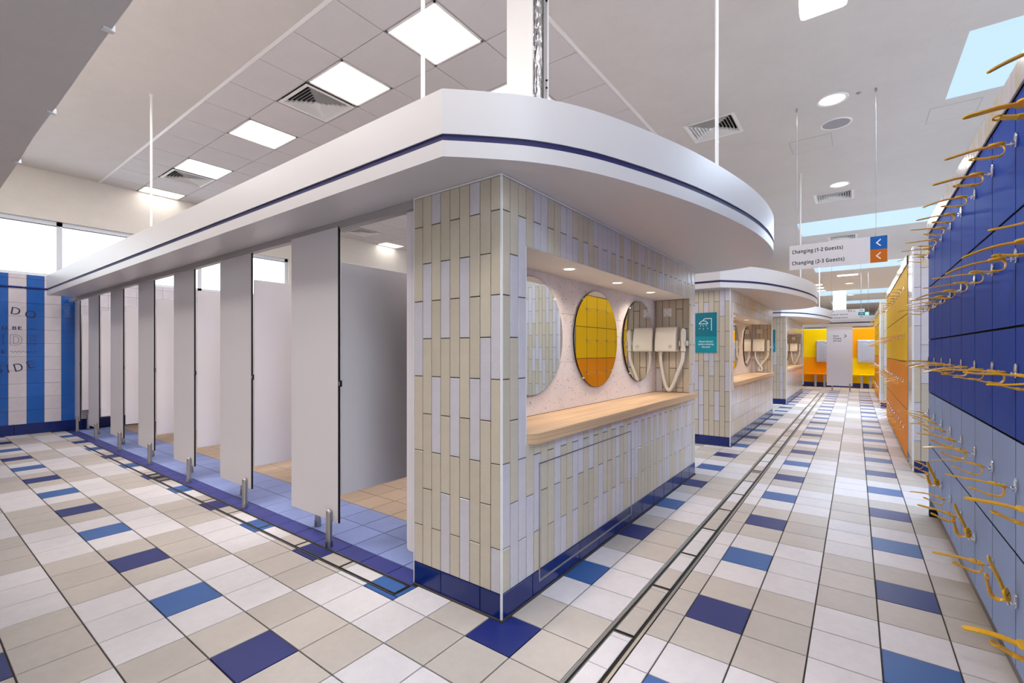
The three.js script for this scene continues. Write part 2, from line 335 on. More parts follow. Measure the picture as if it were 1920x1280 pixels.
// ---- left wall: striped tiles under a strip of windows
{
  const w = struct('wall_left');
  part('wall_core', [box(XW - 0.3, XW, 0, 2.46, ZF, ZB), box(XW - 0.3, XW, 3.36, H + 0.1, ZF, ZB), box(XW - 0.3, XW, 2.46, 3.36, ZF, -3.85), box(XW - 0.3, XW, 2.46, 3.36, 4.4, ZB)], M.wallPaint, w);
  part('tile_bed', box(XW, XW + 0.003, 0, 2.46, -12, 2.2), M.grout, w);
  const rows = [0.163]; for (let k = 1; k <= 10; k++) rows.push(0.163 + 0.2065 * k); rows.push(2.395, 2.46);
  const cw = 0.194;
  for (let k = -3; k < 40; k++) {
    const z1 = 0.655 - cw * k, z0 = z1 - cw, blue = k > 4 ? false : ((k % 2) + 2) % 2 === 0;
    if (z0 < -7) break;
    for (let r = 0; r < rows.length - 1; r++) part('wall_tile', tileGeo(cw - 0.003, rows[r + 1] - rows[r] - 0.003, 0.006, 0.001), pick(blue ? wallMat.b : wallMat.s), w, [XW + 0.003, (rows[r] + rows[r + 1]) / 2, (z0 + z1) / 2], [0, Math.PI / 2, 0]);
  }
  for (let z = 1.2; z > -7; z -= 0.4) part('skirting_tile', tileGeo(0.397, 0.158, 0.008, 0.0015), pick(wallMat.n), w, [XW + 0.003, 0.081, z - 0.2], [0, Math.PI / 2, 0]);
  // dado bead and upper trim
  for (let z = 0.9; z > -0.05; z -= 0.3) part('bead_tile', (() => { const g = new THREE.CylinderGeometry(0.016, 0.016, 0.297, 12); g.rotateX(Math.PI / 2); return g; })(), wallMat.n[1], w, [XW + 0.01, 2.257, z - 0.15]);
  const wn = struct('window_7');
  const f = []; const zs = [4.3, 3.1, 2.0, 0.9, -0.11, -1.1, -2.1, -3.05, -3.82];
  for (const z of zs) f.push(box(XW - 0.16, XW - 0.06, 2.46, 3.36, z - 0.035, z + 0.035));
  f.push(box(XW - 0.16, XW - 0.06, 3.29, 3.36, -3.85, 4.4), box(XW - 0.16, XW - 0.06, 2.46, 2.51, -3.85, 4.4));
  part('window_frame', f, M.frame, wn);
  for (let i = 0; i < zs.length - 1; i++) part('pane', box(XW - 0.115, XW - 0.109, 2.5, 3.3, zs[i + 1] + 0.03, zs[i] - 0.03), M.glass, wn);
  part('window_gasket', zs.slice(0, -1).map((z, i) => box(XW - 0.061, XW - 0.057, 3.278, 3.29, zs[i + 1] + 0.035, z - 0.035)), M.black, wn);
}
// ---- other enclosing walls
{
  const r = struct('wall_right');
  const Z = [[4.7, 1.5], [-2.2, -6.2], [-9.4, -12.6]];  // windows out of view, placed to light the long tiled face and passages
  part('wall_core', [box(XE, XE + 0.3, 0, 0.5, ZF, ZB), box(XE, XE + 0.3, 3.2, H + 0.1, ZF, ZB), box(XE, XE + 0.3, 0.5, 3.2, 4.7, ZB), box(XE, XE + 0.3, 0.5, 3.2, -2.2, 1.5), box(XE, XE + 0.3, 0.5, 3.2, -9.4, -6.2), box(XE, XE + 0.3, 0.5, 3.2, ZF, -12.6)], M.wallPaint, r);
  Z.forEach(([b, a], i) => {
    const w = struct('window_' + (8 + i)); const f = [box(XE + 0.08, XE + 0.16, 0.5, 0.58, a, b), box(XE + 0.08, XE + 0.16, 3.12, 3.2, a, b)];
    for (let k = 0; k <= 3; k++) f.push(box(XE + 0.08, XE + 0.16, 0.5, 3.2, a + (b - a) * k / 3 - 0.035, a + (b - a) * k / 3 + 0.035));
    part('window_frame', f, M.frame, w);
    for (let k = 0; k < 3; k++) part('pane', box(XE + 0.11, XE + 0.116, 0.56, 3.14, a + (b - a) * k / 3 + 0.03, a + (b - a) * (k + 1) / 3 - 0.03), M.glass, w);
  });
  part('wall_core', box(XW - 0.3, XE + 0.3, 0, H + 0.1, ZB, ZB + 0.3), M.wallPaint, struct('wall_rear'));
  part('wall_core', box(XW - 0.3, XE + 0.3, 0, H + 0.1, ZF - 0.3, ZF), M.wallPaint, struct('wall_far'));
}

// ================================================================ TILED VANITY BLOCKS
const CW = 0.0678, TL = 0.404, SK = 0.126, TOP = 2.12;
const ORD = ['first', 'second', 'third', 'fourth', 'fifth', 'sixth', 'seventh', 'eighth', 'ninth', 'tenth', 'eleventh', 'twelfth', 'thirteenth', 'fourteenth', 'fifteenth', 'sixteenth', 'seventeenth', 'eighteenth', 'nineteenth', 'twentieth'];
// cream (c) and white (w) tiles of the first block's end face, top to bottom, column by column
const FACE = ['ccwcccw', 'cwcccc', 'wccwccc', 'cwccw', 'cccwccc', 'cwccw', 'wccwccc', 'ccwccc', 'ccwccw'];
// fill a column between y0 and y1 with tiles whose joints sit at off + k * TL
function column(out, y0, y1, off, fn) {
  let y = y0; const js = []; for (let k = -2; k < 8; k++) { const q = off + k * TL; if (q > y0 + 0.012 && q < y1 - 0.012) js.push(q); }
  const all = [y0, ...js, y1]; for (let i = 0; i < all.length - 1; i++) out.push([all[i], all[i + 1], fn(i, all.length - 1)]);
}
function tiledBlock(n, { z0, z1 }, detail) {
  const b = struct('tiled_wall');
  const NB = z0 - 0.21, NE = z1 + 0.18, ND = 0.35, NY0 = 0.8, NY1 = 1.81; // niche
  const E = 0.006;
  part('wall_core', [box(IX0, IX1 - E, 0, NY0, z1, z0 - E), box(IX0, IX1 - E, NY1 + 0.012, TOP, z1, z0 - E), box(IX0, IX1 - E, NY0, NY1 + 0.012, NB, z0 - E), box(IX0, IX1 - E, NY0, NY1 + 0.012, z1, NE - E), box(IX0, IX1 - ND - 0.012, NY0, NY1 + 0.012, NE, NB)], M.darkGrout, b);
  const rest = { c: [], w: [], n: [] }; // small pieces of the far blocks' long faces
  const put = (k, w, h, pos, rot, single) => {
    if (single) part(k === 'n' ? 'skirting_tile' : 'wall_tile', tileGeo(w, h, 0.007, 0.0014), pick(wallMat[k]), b, pos, rot);
    else { const g = tileGeo(w, h, 0.007, 0.0014).clone(); g.applyMatrix4(new THREE.Matrix4().makeRotationFromEuler(new THREE.Euler(...rot)).setPosition(...pos)); rest[k].push(g); }
  };
  const g = 0.0045;
  // end face (looks towards +z)
  for (let c = 0; c < 9; c++) {
    const x = IX0 + (c + 0.5) * (IX1 - IX0) / 9, w = (IX1 - IX0) / 9 - g - (c === 8 ? 0.008 : 0); const out = [];
    column(out, SK, TOP - 0.008, c % 2 ? 0.538 : 0.336, (i, m) => n === 0 ? (FACE[c][m - 1 - i] ?? 'c') : rnd() < 0.32 ? 'w' : 'c');
    for (const [y0, y1, k] of out) put(k, w, y1 - y0 - g, [x - (c === 8 ? 0.004 : 0), (y0 + y1) / 2, z0 - 0.007], [0, 0, 0], detail > 0);
  }
  for (const [a, c] of [[IX0, -0.585], [-0.585, -0.315], [-0.315, IX1 - 0.008]]) put('n', c - a - g, SK - g, [(a + c) / 2, SK / 2, z0 - 0.007], [0, 0, 0], detail > 0);
  // long face (looks towards +x)
  const L = z0 - z1, nc = Math.round(L / CW), cw = L / nc, spans = (zz) => {
    const wide = zz < NB && zz > NE; return wide ? [[SK, NY0 + 0.02], [NY1, TOP - 0.008]] : [[SK, TOP - 0.008]];
  };
  for (let c = 0; c < nc; c++) {
    const z = z0 - (c + 0.5) * cw, out = [], first = c === 0;
    for (const [a, e] of spans(z)) column(out, a, e, c % 2 ? 0.538 : 0.336, () => rnd() < 0.42 ? 'w' : 'c');
    for (const [y0, y1, k] of out) put(k, cw - g - (first ? 0.008 : 0), y1 - y0 - g, [IX1 - 0.007, (y0 + y1) / 2, z - (first ? 0.004 : 0)], [0, Math.PI / 2, 0], detail > 1);
  }
  for (let z = z0 - 0.008; z > z1 + 0.02; z -= 0.255) { const e = Math.max(z - 0.255, z1); put('n', z - e - g, SK - g, [IX1 - 0.007, SK / 2, (z + e) / 2], [0, Math.PI / 2, 0], detail > 0); }
  // side of the niche that faces back to the camera
  for (let c = 0; c < 5; c++) {
    const x = IX1 - ND + (c + 0.5) * ND / 5, out = []; column(out, NY0 + 0.058, NY1, c % 2 ? 0.5 : 0.7, () => rnd() < 0.25 ? 'w' : 'c');
    for (const [y0, y1, k] of out) put(k, ND / 5 - g, y1 - y0 - g, [x, (y0 + y1) / 2, NE - 0.007], [0, 0, 0], detail > 0);
  }
  for (const k of Object.keys(rest)) if (rest[k].length) part(k === 'n' ? 'skirting_tiling' : 'wall_tiling', rest[k], wallMat[k][1], b).userData.kind = 'stuff';
  // back panels with scattered chips, three boards high joints
  const BX = IX1 - ND;
  for (const [a, e] of [[0.86, 1.2], [1.2, 1.55], [1.55, 1.81]]) for (let k = 0; k < 3; k++) { const za = NB - (NB - NE) * k / 3, zb = NB - (NB - NE) * (k + 1) / 3; part('back_board', tileGeo(za - zb - 0.0015, e - a - 0.0015, 0.01, 0.0008, k, a), M.terrazzo, b, [BX - 0.01, (a + e) / 2, (za + zb) / 2], [0, Math.PI / 2, 0]); }
  part('niche_ceiling', box(BX - 0.01, IX1 - 0.004, NY1, NY1 + 0.011, NE, NB), M.wallPaint, b);
  part('niche_reveal', box(BX - 0.01, IX1 - 0.002, NY0, NY1, NB, NB + 0.006), M.whiteMetal, b);
  part('corner_trim', [box(IX1 - 0.008, IX1 + 0.001, 0, TOP, z0 - 0.008, z0 + 0.001)], M.whiteMetal, b);
  part('edge_trim', [box(IX0 - 0.004, IX0, 0, TOP, z0 - 0.012, z0 + 0.001), box(IX0, IX1, TOP - 0.008, TOP, z0 - 0.01, z0 + 0.003), box(IX1 - 0.01, IX1 + 0.003, TOP - 0.008, TOP, z1, z0)], M.whiteMetal, b);
  part('floor_fillet', [box(IX0, IX1 + 0.006, -0.001, 0.008, z0, z0 + 0.008), box(IX1, IX1 + 0.008, -0.001, 0.008, z1, z0 + 0.008)], M.grout, b);
  if (n === 0) { // access panel outline
    const a = -0.5, c = -1.755, y0 = 0.062, y1 = 0.69, X = IX1;
    const ring = (o, w, h) => [box(X - 0.004, X + h, y0 + o, y0 + o + w, c + o, a - o), box(X - 0.004, X + h, y1 - o - w, y1 - o, c + o, a - o), box(X - 0.004, X + h, y0 + o, y1 - o, a - o - w, a - o), box(X - 0.004, X + h, y0 + o, y1 - o, c + o, c + o + w)];
    part('access_panel_frame', [...ring(0, 0.003, 0.0015), ...ring(0.007, 0.003, 0.0015)], M.rail, b);
    part('access_panel_gap', ring(0.003, 0.004, 0.0004), M.black, b);
  }
  // ---- worktop
  const where = ['nearest', 'middle', 'farthest'][n];
  const wt = thing('worktop', `pale wooden vanity worktop with rounded front corner in the ${where} tiled block`, 'worktop', [0, 0, 0]);
  const s = new THREE.Shape(); const F = IX1 + 0.03, r = 0.06;
  s.moveTo(BX, -(NB - 0.001)); s.lineTo(F - r, -(NB - 0.001)); s.quadraticCurveTo(F - 0.008, -(NB - 0.012), F, -(NB - r - 0.02)); s.lineTo(F, -(NE - 0.15)); s.lineTo(IX1 + 0.001, -(NE - 0.15)); s.lineTo(IX1 + 0.001, -NE); s.lineTo(BX, -NE); s.closePath();
  const wg = new THREE.ExtrudeGeometry(s, { depth: 0.052, bevelEnabled: true, bevelThickness: 0.003, bevelSize: 0.003, bevelSegments: 2, curveSegments: 10 }); wg.rotateX(-Math.PI / 2); wg.translate(0, 0.803, 0);
  metreUV(wg); { const p = wg.attributes.position, n2 = wg.attributes.normal, u = wg.attributes.uv; for (let i = 0; i < p.count; i++) if (Math.abs(n2.getX(i)) > 0.5) u.setXY(i, p.getY(i) * 2, p.getZ(i)); }
  part('board', wg, M.wood, wt);
  // ---- mirrors
  const mz = n === 0 ? [-0.93, -1.87, -2.78] : [NB - 0.6, NB - (NB - NE) * 0.5, NE + 0.55];
  mz.forEach((z, i) => {
    const t = thing('round_mirror', `round frameless mirror, ${ORD[i]} from the near end of the ${where} vanity`, 'mirror', [BX, 1.377, z], 'round vanity mirrors');
    const q = (rad, d, o) => { const c = new THREE.CylinderGeometry(rad, rad, d, 64); c.rotateZ(-Math.PI / 2); c.translate(o, 0, 0); return c; };
    part('backing', q(0.372, 0.012, 0.006), M.black, t);
    part('mirror_edge', q(0.3865, 0.005, 0.0145), M.black, t);
    part('mirror_glass', q(0.384, 0.001, 0.0175), M.mirror, t);
    for (const a of [-0.9, 0.9, 2.4, -2.4]) part('clip', rbox(0.012, 0.012, 0.02, 0.003, 0.016, Math.sin(a) * 0.386, Math.cos(a) * 0.386), M.clearPlug, t);
  });
  // ---- downlights in the niche
  const dz = n === 0 ? [-1.08, -1.83, -2.56] : [NB - 0.7, NB - (NB - NE) * 0.5, NE + 0.7];
  dz.forEach((z, i) => {
    const t = thing('downlight', `small recessed downlight, ${ORD[i]} from the near end above the ${where} vanity`, 'light', [-0.325, NY1, z], 'vanity downlights');
    part('trim_ring', lathe([[0.036, -0.001], [0.046, -0.003], [0.05, 0]]), M.whiteMetal, t);
    part('lens', lathe([[0, -0.0012], [0.036, -0.001]]), M.spot, t);
    const l = new THREE.SpotLight('#ffecd4', NICHE_POWER, 0, 1.35, 1, 2); l.position.set(0, -0.006, 0); l.target.position.set(0, -1, 0); l.castShadow = true; l.shadow.radius = 3; t.add(l); t.add(l.target);
  });
  // ---- hair dryer on the far side wall of the niche
  hairDryer([-0.385, 1.4, NE + 0.0], where, n);
  const sp = thing('switch_plate', `white square switch plate above the hair dryer of the ${where} vanity`, 'switch', [-0.405, 1.68, NE]);
  part('plate', rbox(0.088, 0.088, 0.01, 0.004, 0, 0, 0.005), M.whiteMetal, sp);
  part('keyhole', [rbox(0.008, 0.006, 0.003, 0.001, 0, 0.028, 0.01, 1), rbox(0.005, 0.005, 0.003, 0.001, -0.03, 0, 0.01, 1), rbox(0.005, 0.005, 0.003, 0.001, 0.03, 0, 0.01, 1), rbox(0.03, 0.003, 0.002, 0.0008, 0, -0.032, 0.01, 1)], M.black, sp);
}
function hairDryer(pos, where, n) {
  const t = thing('hair_dryer', `cream wall hair dryer with ${n === 1 ? 'looped' : 'hanging'} hose beside the ${where} vanity mirrors`, 'hair dryer', pos);
  const s = new THREE.Shape(); // side profile, bulging towards the bottom front
  s.moveTo(0, -0.115); s.lineTo(0.1, -0.115); s.quadraticCurveTo(0.108, -0.112, 0.108, -0.1); s.quadraticCurveTo(0.104, 0.03, 0.075, 0.1); s.quadraticCurveTo(0.068, 0.118, 0.05, 0.118); s.lineTo(0, 0.118); s.closePath();
  const g = new THREE.ExtrudeGeometry(s, { depth: 0.19, bevelEnabled: true, bevelThickness: 0.012, bevelSize: 0.01, bevelSegments: 3, curveSegments: 10 });
  g.rotateY(-Math.PI / 2); g.translate(0.085, 0, 0.01);
  part('casing', g, M.dryer, t);
  part('seam', tube([[-0.118, -0.085, 0.105], [-0.06, -0.07, 0.1185], [0.02, -0.045, 0.1195], [0.1, -0.03, 0.1]], 0.0016, 20, 5), M.dryerGrey, t);
  const dial = new THREE.CylinderGeometry(0.02, 0.023, 0.012, 24); dial.rotateX(Math.PI / 2);
  part('dial', dial, M.dryerGrey, t, [0.045, -0.075, 0.123]);
  const hz = 0.06;
  part('hose_collar', cyl(0.024, 0.03, -0.075, -0.135, hz), M.dryer, t);
  const pts = n === 1
    ? [[-0.075, -0.14, hz], [-0.07, -0.25, hz], [-0.01, -0.37, 0.07], [0.045, -0.46, 0.075], [0.03, -0.515, 0.075], [-0.005, -0.505, 0.06], [0, -0.44, 0.045], [0.07, -0.33, 0.05], [0.15, -0.21, hz], [0.155, -0.13, hz]]
    : [[-0.075, -0.14, hz], [-0.07, -0.24, hz], [-0.045, -0.38, hz], [-0.012, -0.495, hz], [0.012, -0.522, hz], [0.045, -0.48, hz], [0.1, -0.34, hz], [0.145, -0.22, hz], [0.155, -0.13, hz]];
  const curve = new THREE.CatmullRomCurve3(pts.map((p) => V(...p))), N = 90, hose = new THREE.TubeGeometry(curve, N * 2, 0.019, 12);
  { const p = hose.attributes.position, c = V(0, 0, 0); for (let i = 0; i <= N * 2; i++) { curve.getPointAt(i / (N * 2), c); if (i % 2) for (let j = 0; j <= 12; j++) { const k = i * 13 + j; p.setXYZ(k, c.x + (p.getX(k) - c.x) * 0.9, c.y + (p.getY(k) - c.y) * 0.9, c.z + (p.getZ(k) - c.z) * 0.9); } } hose.computeVertexNormals(); }
  part('hose', hose, M.dryer, t);
  part('nozzle', (() => { const q = lathe([[0, -0.125], [0.023, -0.125], [0.025, -0.115], [0.025, -0.09], [0.021, -0.085], [0.025, 0], [0.027, 0.06], [0.022, 0.095], [0.01, 0.108], [0, 0.11]], 20); return q; })(), M.dryer, t, [0.155, 0, hz]);
  part('cradle', [rbox(0.014, 0.05, 0.07, 0.004, 0.122, -0.04, 0.045), rbox(0.014, 0.05, 0.07, 0.004, 0.188, -0.04, 0.045), rbox(0.08, 0.05, 0.014, 0.004, 0.155, -0.04, 0.012)], M.dryerGrey, t);
}
tiledBlock(0, ISL[0], 2); tiledBlock(1, ISL[1], 1); tiledBlock(2, ISL[2], 1);

// ================================================================ CANOPIES
const rodGeo = (h) => cyl(0.011, h, 0, h / 2, 0, 12);
function canopyAt(label, zc, k, xEnd, rods) {
  const t = thing('canopy', label, 'canopy', [0, 0, 0]);
  const P = [[-0.272, 0.12], [-0.151, 0.005], [0.01, -0.17], [0.152, -0.401], [0.285, -0.735], [0.427, -1.2], [0.55, -1.8], [0.6, -2.2], [0.617, -2.6], [0.6, -2.98], [0.54, -3.26], [0.44, -3.46], [0.29, -3.6], [0.1, -3.67], [-0.2, -3.7], [-0.6, -3.7]];
  const map = ([x, z]) => [x, zc + (z - 0.12) * k];
  const curve = new THREE.CatmullRomCurve3(P.map(map).map((p) => V(p[0], 0, p[1]))), zf = zc, zr = map([0, -3.7])[1];
  const outline = (inset) => {
    const pts = curve.getPoints(90), q = pts.map((p, i) => { const a = pts[Math.max(i - 1, 0)], b = pts[Math.min(i + 1, 90)], d = b.clone().sub(a).normalize(); return new THREE.Vector2(p.x + d.z * inset, -(p.z - d.x * inset)); });
    q[0] = new THREE.Vector2(-0.272 - inset * 0.4, -(zf - inset)); q.push(new THREE.Vector2(-0.9, -(zr + inset)), new THREE.Vector2(-0.9, -(zf - 0.345)), new THREE.Vector2(xEnd, -(zf - 0.345)), new THREE.Vector2(xEnd, -(zf - inset)));
    return q;
  };
  const solid = (inset, y0, y1) => {
    const s = new THREE.Shape(outline(inset));
    const g = new THREE.ExtrudeGeometry(s, { depth: y1 - y0, bevelEnabled: false, curveSegments: 4 }); g.rotateX(-Math.PI / 2); g.translate(0, y0, 0); return smoothSides(g);
  };
  part('lower_fascia', solid(0.003, 2.122, 2.192), M.canopy, t);
  part('stripe', solid(0.007, 2.1915, 2.2205), M.navyStripe, t);
  part('upper_fascia', solid(0, 2.22, 2.414), M.canopy, t);
  for (const [x, z] of rods) { const r = part('hanging_rod', [rodGeo(H - 2.41), cyl(0.02, 0.012, 0, H - 2.416, 0, 12), cyl(0.018, 0.03, 0, 0.015, 0, 12)], M.whiteMetal, t, [x, 2.41, z]); }
  return t;
}
function smoothSides(g) { // shade the curved fascia smoothly while the flat faces stay flat
  const p = g.attributes.position, n = g.attributes.normal, acc = new Map(), key = (i) => p.getX(i).toFixed(4) + ',' + p.getZ(i).toFixed(4);
  for (let i = 0; i < p.count; i++) if (Math.abs(n.getY(i)) < 0.5) { const k = key(i), a = acc.get(k) ?? []; a.push(V(n.getX(i), 0, n.getZ(i))); acc.set(k, a); }
  for (let i = 0; i < p.count; i++) if (Math.abs(n.getY(i)) < 0.5) { const me = V(n.getX(i), 0, n.getZ(i)), s = V(0, 0, 0); for (const q of acc.get(key(i))) if (q.dot(me) > 0.9) s.add(q); s.normalize(); n.setXYZ(i, s.x, 0, s.z); }
  return metreUV(g);
}
canopyAt('white hanging canopy with navy line and rounded nose over the nearest cubicles and vanity', 0.12, 1, -8.6, [[-0.632, -0.1], [0.43, -1.7], [-5.12, -0.2]]);
canopyAt('white rounded canopy with navy line over the middle vanity, behind the shower sign', -4.99, 1.16, -3.4, [[-0.35, -5.2], [0.45, -7.2]]);
canopyAt('small distant white rounded canopy over the farthest vanity', -11.2, 1.2, -3.4, [[0.4, -13]]);

// ================================================================ CUBICLE ROW
{
  const E = [[-1.533, -2.0], [-2.77, -3.23], [-3.984, -4.47], [-5.171, -5.71], [-6.369, -6.94], [-7.579, -8.26], [-8.761, -8.95]];
  const W = [0.584, 0.59, 0.537, 0.542, 0.561, 0.577, 0.335];
  E.forEach(([x, lx], i) => {
    const zf = -0.2 - 0.012 * (-x - 1.5);
    const t = thing('cubicle_partition', `white cubicle front panel with side screen on steel legs, ${ORD[i]} from the tiled end wall`, 'partition', [x, 0, zf], 'white cubicle partitions');
    part('front_panel', rbox(W[i] - 0.002, 1.925, 0.0125, 0.002, -W[i] / 2 - 0.001, 0.162 + 1.925 / 2, 0, 1), M.panel, t);
    part('core_edge', box(-0.003, 0.0035, 0.162, 2.087, -0.0066, 0.0058), M.black, t);
    part('side_panel', rbox(0.0125, 1.525, 1.7, 0.002, -0.012, 0.338 + 0.7625, -0.87, 1), M.panel, t);
    const keep = part('lock_keep', [rbox(0.03, 0.042, 0.012, 0.002, 0.017, 1.07, 0.004, 1)], M.black, t);
    part('lock_slot', rbox(0.012, 0.026, 0.004, 0.001, 0.019, 1.07, 0.0102, 1), M.chrome, keep);
    const leg = lathe([[0, 0.245], [0.012, 0.242], [0.019, 0.232], [0.02, 0.222], [0.02, 0.045], [0.0235, 0.043], [0.0235, 0.004], [0.021, 0], [0, 0]], 20);
    part('leg', leg, M.brushed, t, [-0.075, 0, 0.024]);
    const l2 = lathe([[0, 0.25], [0.019, 0.24], [0.02, 0.05], [0.0235, 0.048], [0.0235, 0.003], [0, 0]], 20);
    part('leg', l2, M.brushed, t, [lx - x, 0, -0.13]);
    part('foot_collar', cyl(0.0245, 0.04, -0.075, 0.0205, 0.024), M.steel, t);
  });
  // filler panel against the tiled end
  const s = new THREE.Shape(); s.moveTo(0.075, 0); s.lineTo(0.02, 0); s.quadraticCurveTo(0, 0, 0, 0.03); s.lineTo(0, 1.9); s.lineTo(0.075, 1.9); s.closePath();
  const f = thing('filler_panel', 'narrow white filler panel beside the tiled end wall', 'panel', [-0.872, 0.16, -0.212]);
  part('panel', new THREE.ExtrudeGeometry(s, { depth: 0.012, bevelEnabled: true, bevelThickness: 0.001, bevelSize: 0.001, bevelSegments: 1 }), M.panel, f);
  const h = thing('head_rail', 'long grey metal head rail above the cubicle panels', 'rail');
  part('rail', box(-9.05, -0.795, 2.075, 2.121, -0.25, -0.2), M.rail, h);
}

// ================================================================ STEEL COLUMN WITH PIPES
{
  const c = thing('steel_column', 'white steel column rising from the canopy to the ceiling', 'column', [-0.6, 2.414, -0.9]);
  const h = H - 2.414;
  part('shaft', [box(-0.095, 0.105, 0, h, -0.012, 0), box(-0.005, 0.008, 0, h, -0.19, -0.012), box(-0.095, 0.105, 0, h, -0.2, -0.188)], M.whiteMetal, c);
  const ps = [[0.05, -0.05], [0.065, -0.122]];
  ps.forEach(([x, z], i) => {
    const p = thing('insulated_pipe', `foil wrapped pipe in the column recess, ${ORD[i]} from the front flange`, 'pipe', [-0.6 + x, 2.414, -0.9 + z], 'foil wrapped pipes');
    const g = new THREE.CylinderGeometry(0.033, 0.033, h, 24, 90, true), q = g.attributes.position;
    for (let k = 0; k < q.count; k++) { const a = Math.atan2(q.getZ(k), q.getX(k)), y = q.getY(k), d = 0.003 * (noise(a * 3 + 20, y * 40 + 90 + i * 31, 1e5, 50) - 0.5) * 2; const r = 0.033 + d; q.setX(k, Math.cos(a) * r); q.setZ(k, Math.sin(a) * r); }
    g.computeVertexNormals(); g.translate(0, h / 2, 0); part('foil_wrap', g, M.foil, p);
    part('pipe_core', cyl(0.026, h, 0, h / 2, 0), M.steel, p);
  });
  for (const [y, i] of [[0.15, 0], [0.62, 1], [0.67, 2], [1.2, 3]]) part('cable_tie', rbox(0.03, 0.008, 0.012, 0.002, 0.1, y, -0.17, 1), M.black, c);
  part('conduit', [cyl(0.008, h, 0.095, h / 2, -0.165), cyl(0.006, h, 0.095, h / 2, -0.183)], M.rail, c);
}

// ================================================================ LOCKERS
const LBX = 1.62, LYX = 1.64;
function lockGeo() {
  const s = new THREE.Shape(); s.absellipse(0, 0, 0.0125, 0.024, 0, Math.PI * 2);
  const g = new THREE.ExtrudeGeometry(s, { depth: 0.004, bevelEnabled: true, bevelThickness: 0.002, bevelSize: 0.002, bevelSegments: 2, curveSegments: 14 });
  g.rotateY(-Math.PI / 2); const barrel = new THREE.CylinderGeometry(0.009, 0.01, 0.012, 14); barrel.rotateZ(Math.PI / 2); barrel.translate(-0.009, -0.012, 0);
  return mergeGeometries([plain(g), plain(barrel)]);
}
const LOCK = lockGeo();
const doorCache = {};
function doorGeo(w, h) { const k = w.toFixed(3) + h.toFixed(3); return doorCache[k] ??= (() => { return box(-0.0045, 0.006, -h / 2, h / 2, -w / 2, w / 2); })(); }
const faceCache = {};
function doorFace(w, h) { const k = w.toFixed(3) + h.toFixed(3); return faceCache[k] ??= (() => { const g = new RoundedBoxGeometry(0.0016, h - 0.001, w - 0.001, 1, 0.0007); g.translate(-0.0053, 0, 0); return metreUV(g); })(); }
function lockerBank(x, zNear, pitch, count, ys, mats, depth, words, kind) {
  const locks = [];
  for (let c = 0; c < count; c++) {
    const z = zNear - pitch * c - pitch / 2;
    const t = thing('locker', `${words} locker column, ${ORD[c]} from its near end`, 'locker', [x, 0, z], kind + ' locker columns');
    part('carcass', box(0.016, depth, ys[0], ys.at(-1), -pitch / 2 + 0.0005, pitch / 2 - 0.0005), M.black, t);
    for (let r = 0; r < ys.length - 1; r++) {
      const d = part('door', doorGeo(pitch - 0.008, ys[r + 1] - ys[r] - 0.008), M.black, t, [0.006, (ys[r] + ys[r + 1]) / 2, 0]);
      part('door_face', doorFace(pitch - 0.008, ys[r + 1] - ys[r] - 0.008), mats[r], d);
      const ly = 0.045;
      part('lock', LOCK, M.chrome, d, [-0.008, ly, -pitch / 2 + 0.03]);
      locks.push({ x: x - 0.012, y: (ys[r] + ys[r + 1]) / 2 + ly - 0.012, z: z - pitch / 2 + 0.03, c, r });
    }
  }
  return locks;
}
// rubber wristband with its key: drawn with the lock at the origin, pointing out along -x
function ribbon(pts, w, th, taper) {
  const c = new THREE.CatmullRomCurve3(pts.map((p) => V(p[0], p[1], 0))), n = 26, P = [], I = [];
  for (let i = 0; i <= n; i++) {
    const u = i / n, p = c.getPointAt(u), d = c.getTangentAt(u), nx = -d.y, ny = d.x, ww = w / 2 * (taper ? taper(u) : 1);
    for (const [s, q] of [[-1, -1], [1, -1], [1, 1], [-1, 1]]) P.push(p.x + nx * th / 2 * q, p.y + ny * th / 2 * q, s * ww);
    if (i < n) for (let k = 0; k < 4; k++) { const a = i * 4 + k, b = i * 4 + (k + 1) % 4; I.push(a, b, a + 4, b, b + 4, a + 4); }
  }
  I.push(0, 2, 1, 0, 3, 2); const e = n * 4; I.push(e, e + 1, e + 2, e, e + 2, e + 3);
  const g = new THREE.BufferGeometry(); g.setAttribute('position', new THREE.Float32BufferAttribute(P, 3)); g.setIndex(I);
  const q = g.toNonIndexed(); q.computeVertexNormals(); q.setAttribute('uv', new THREE.Float32BufferAttribute(new Float32Array(q.attributes.position.count * 2), 2)); return q;
}
const bandShapes = [0, 1, 2].map((v) => {
  const dip = [0.01, 0.0, 0.022][v];
  const tail = ribbon([[-0.035, 0.004], [-0.08, 0.004], [-0.13, 0.004 - dip * 0.15], [-0.19, -dip * 0.5], [-0.25, -dip * 1.3]], 0.02, 0.0045, (u) => u > 0.9 ? Math.sqrt(Math.max(0.05, 1 - ((u - 0.9) / 0.1) ** 2)) : 1);
  const path = new THREE.CatmullRomCurve3([[-0.035, 0.004], [-0.08, 0.004], [-0.13, 0.004 - dip * 0.15], [-0.19, -dip * 0.5], [-0.25, -dip * 1.3]].map((p) => V(p[0], p[1], 0)));
  const ridges = []; for (let i = 0; i < 14; i++) { const p = path.getPointAt(0.22 + i * 0.04), q = rbox(0.003, 0.002, 0.014, 0.0005, 0, 0, 0, 1); q.translate(p.x, p.y + 0.0022, 0); ridges.push(q); }
  const loop = ribbon([[-0.05, 0.001], [-0.03, 0.004], [-0.016, -0.004], [-0.011, -0.02], [-0.019, -0.037], [-0.04, -0.043], [-0.07, -0.042], [-0.1, -0.038], [-0.125, -0.034]], 0.02, 0.0045);
  return { tail: mergeGeometries([plain(tail), ...ridges.map(plain)]), loop };
});
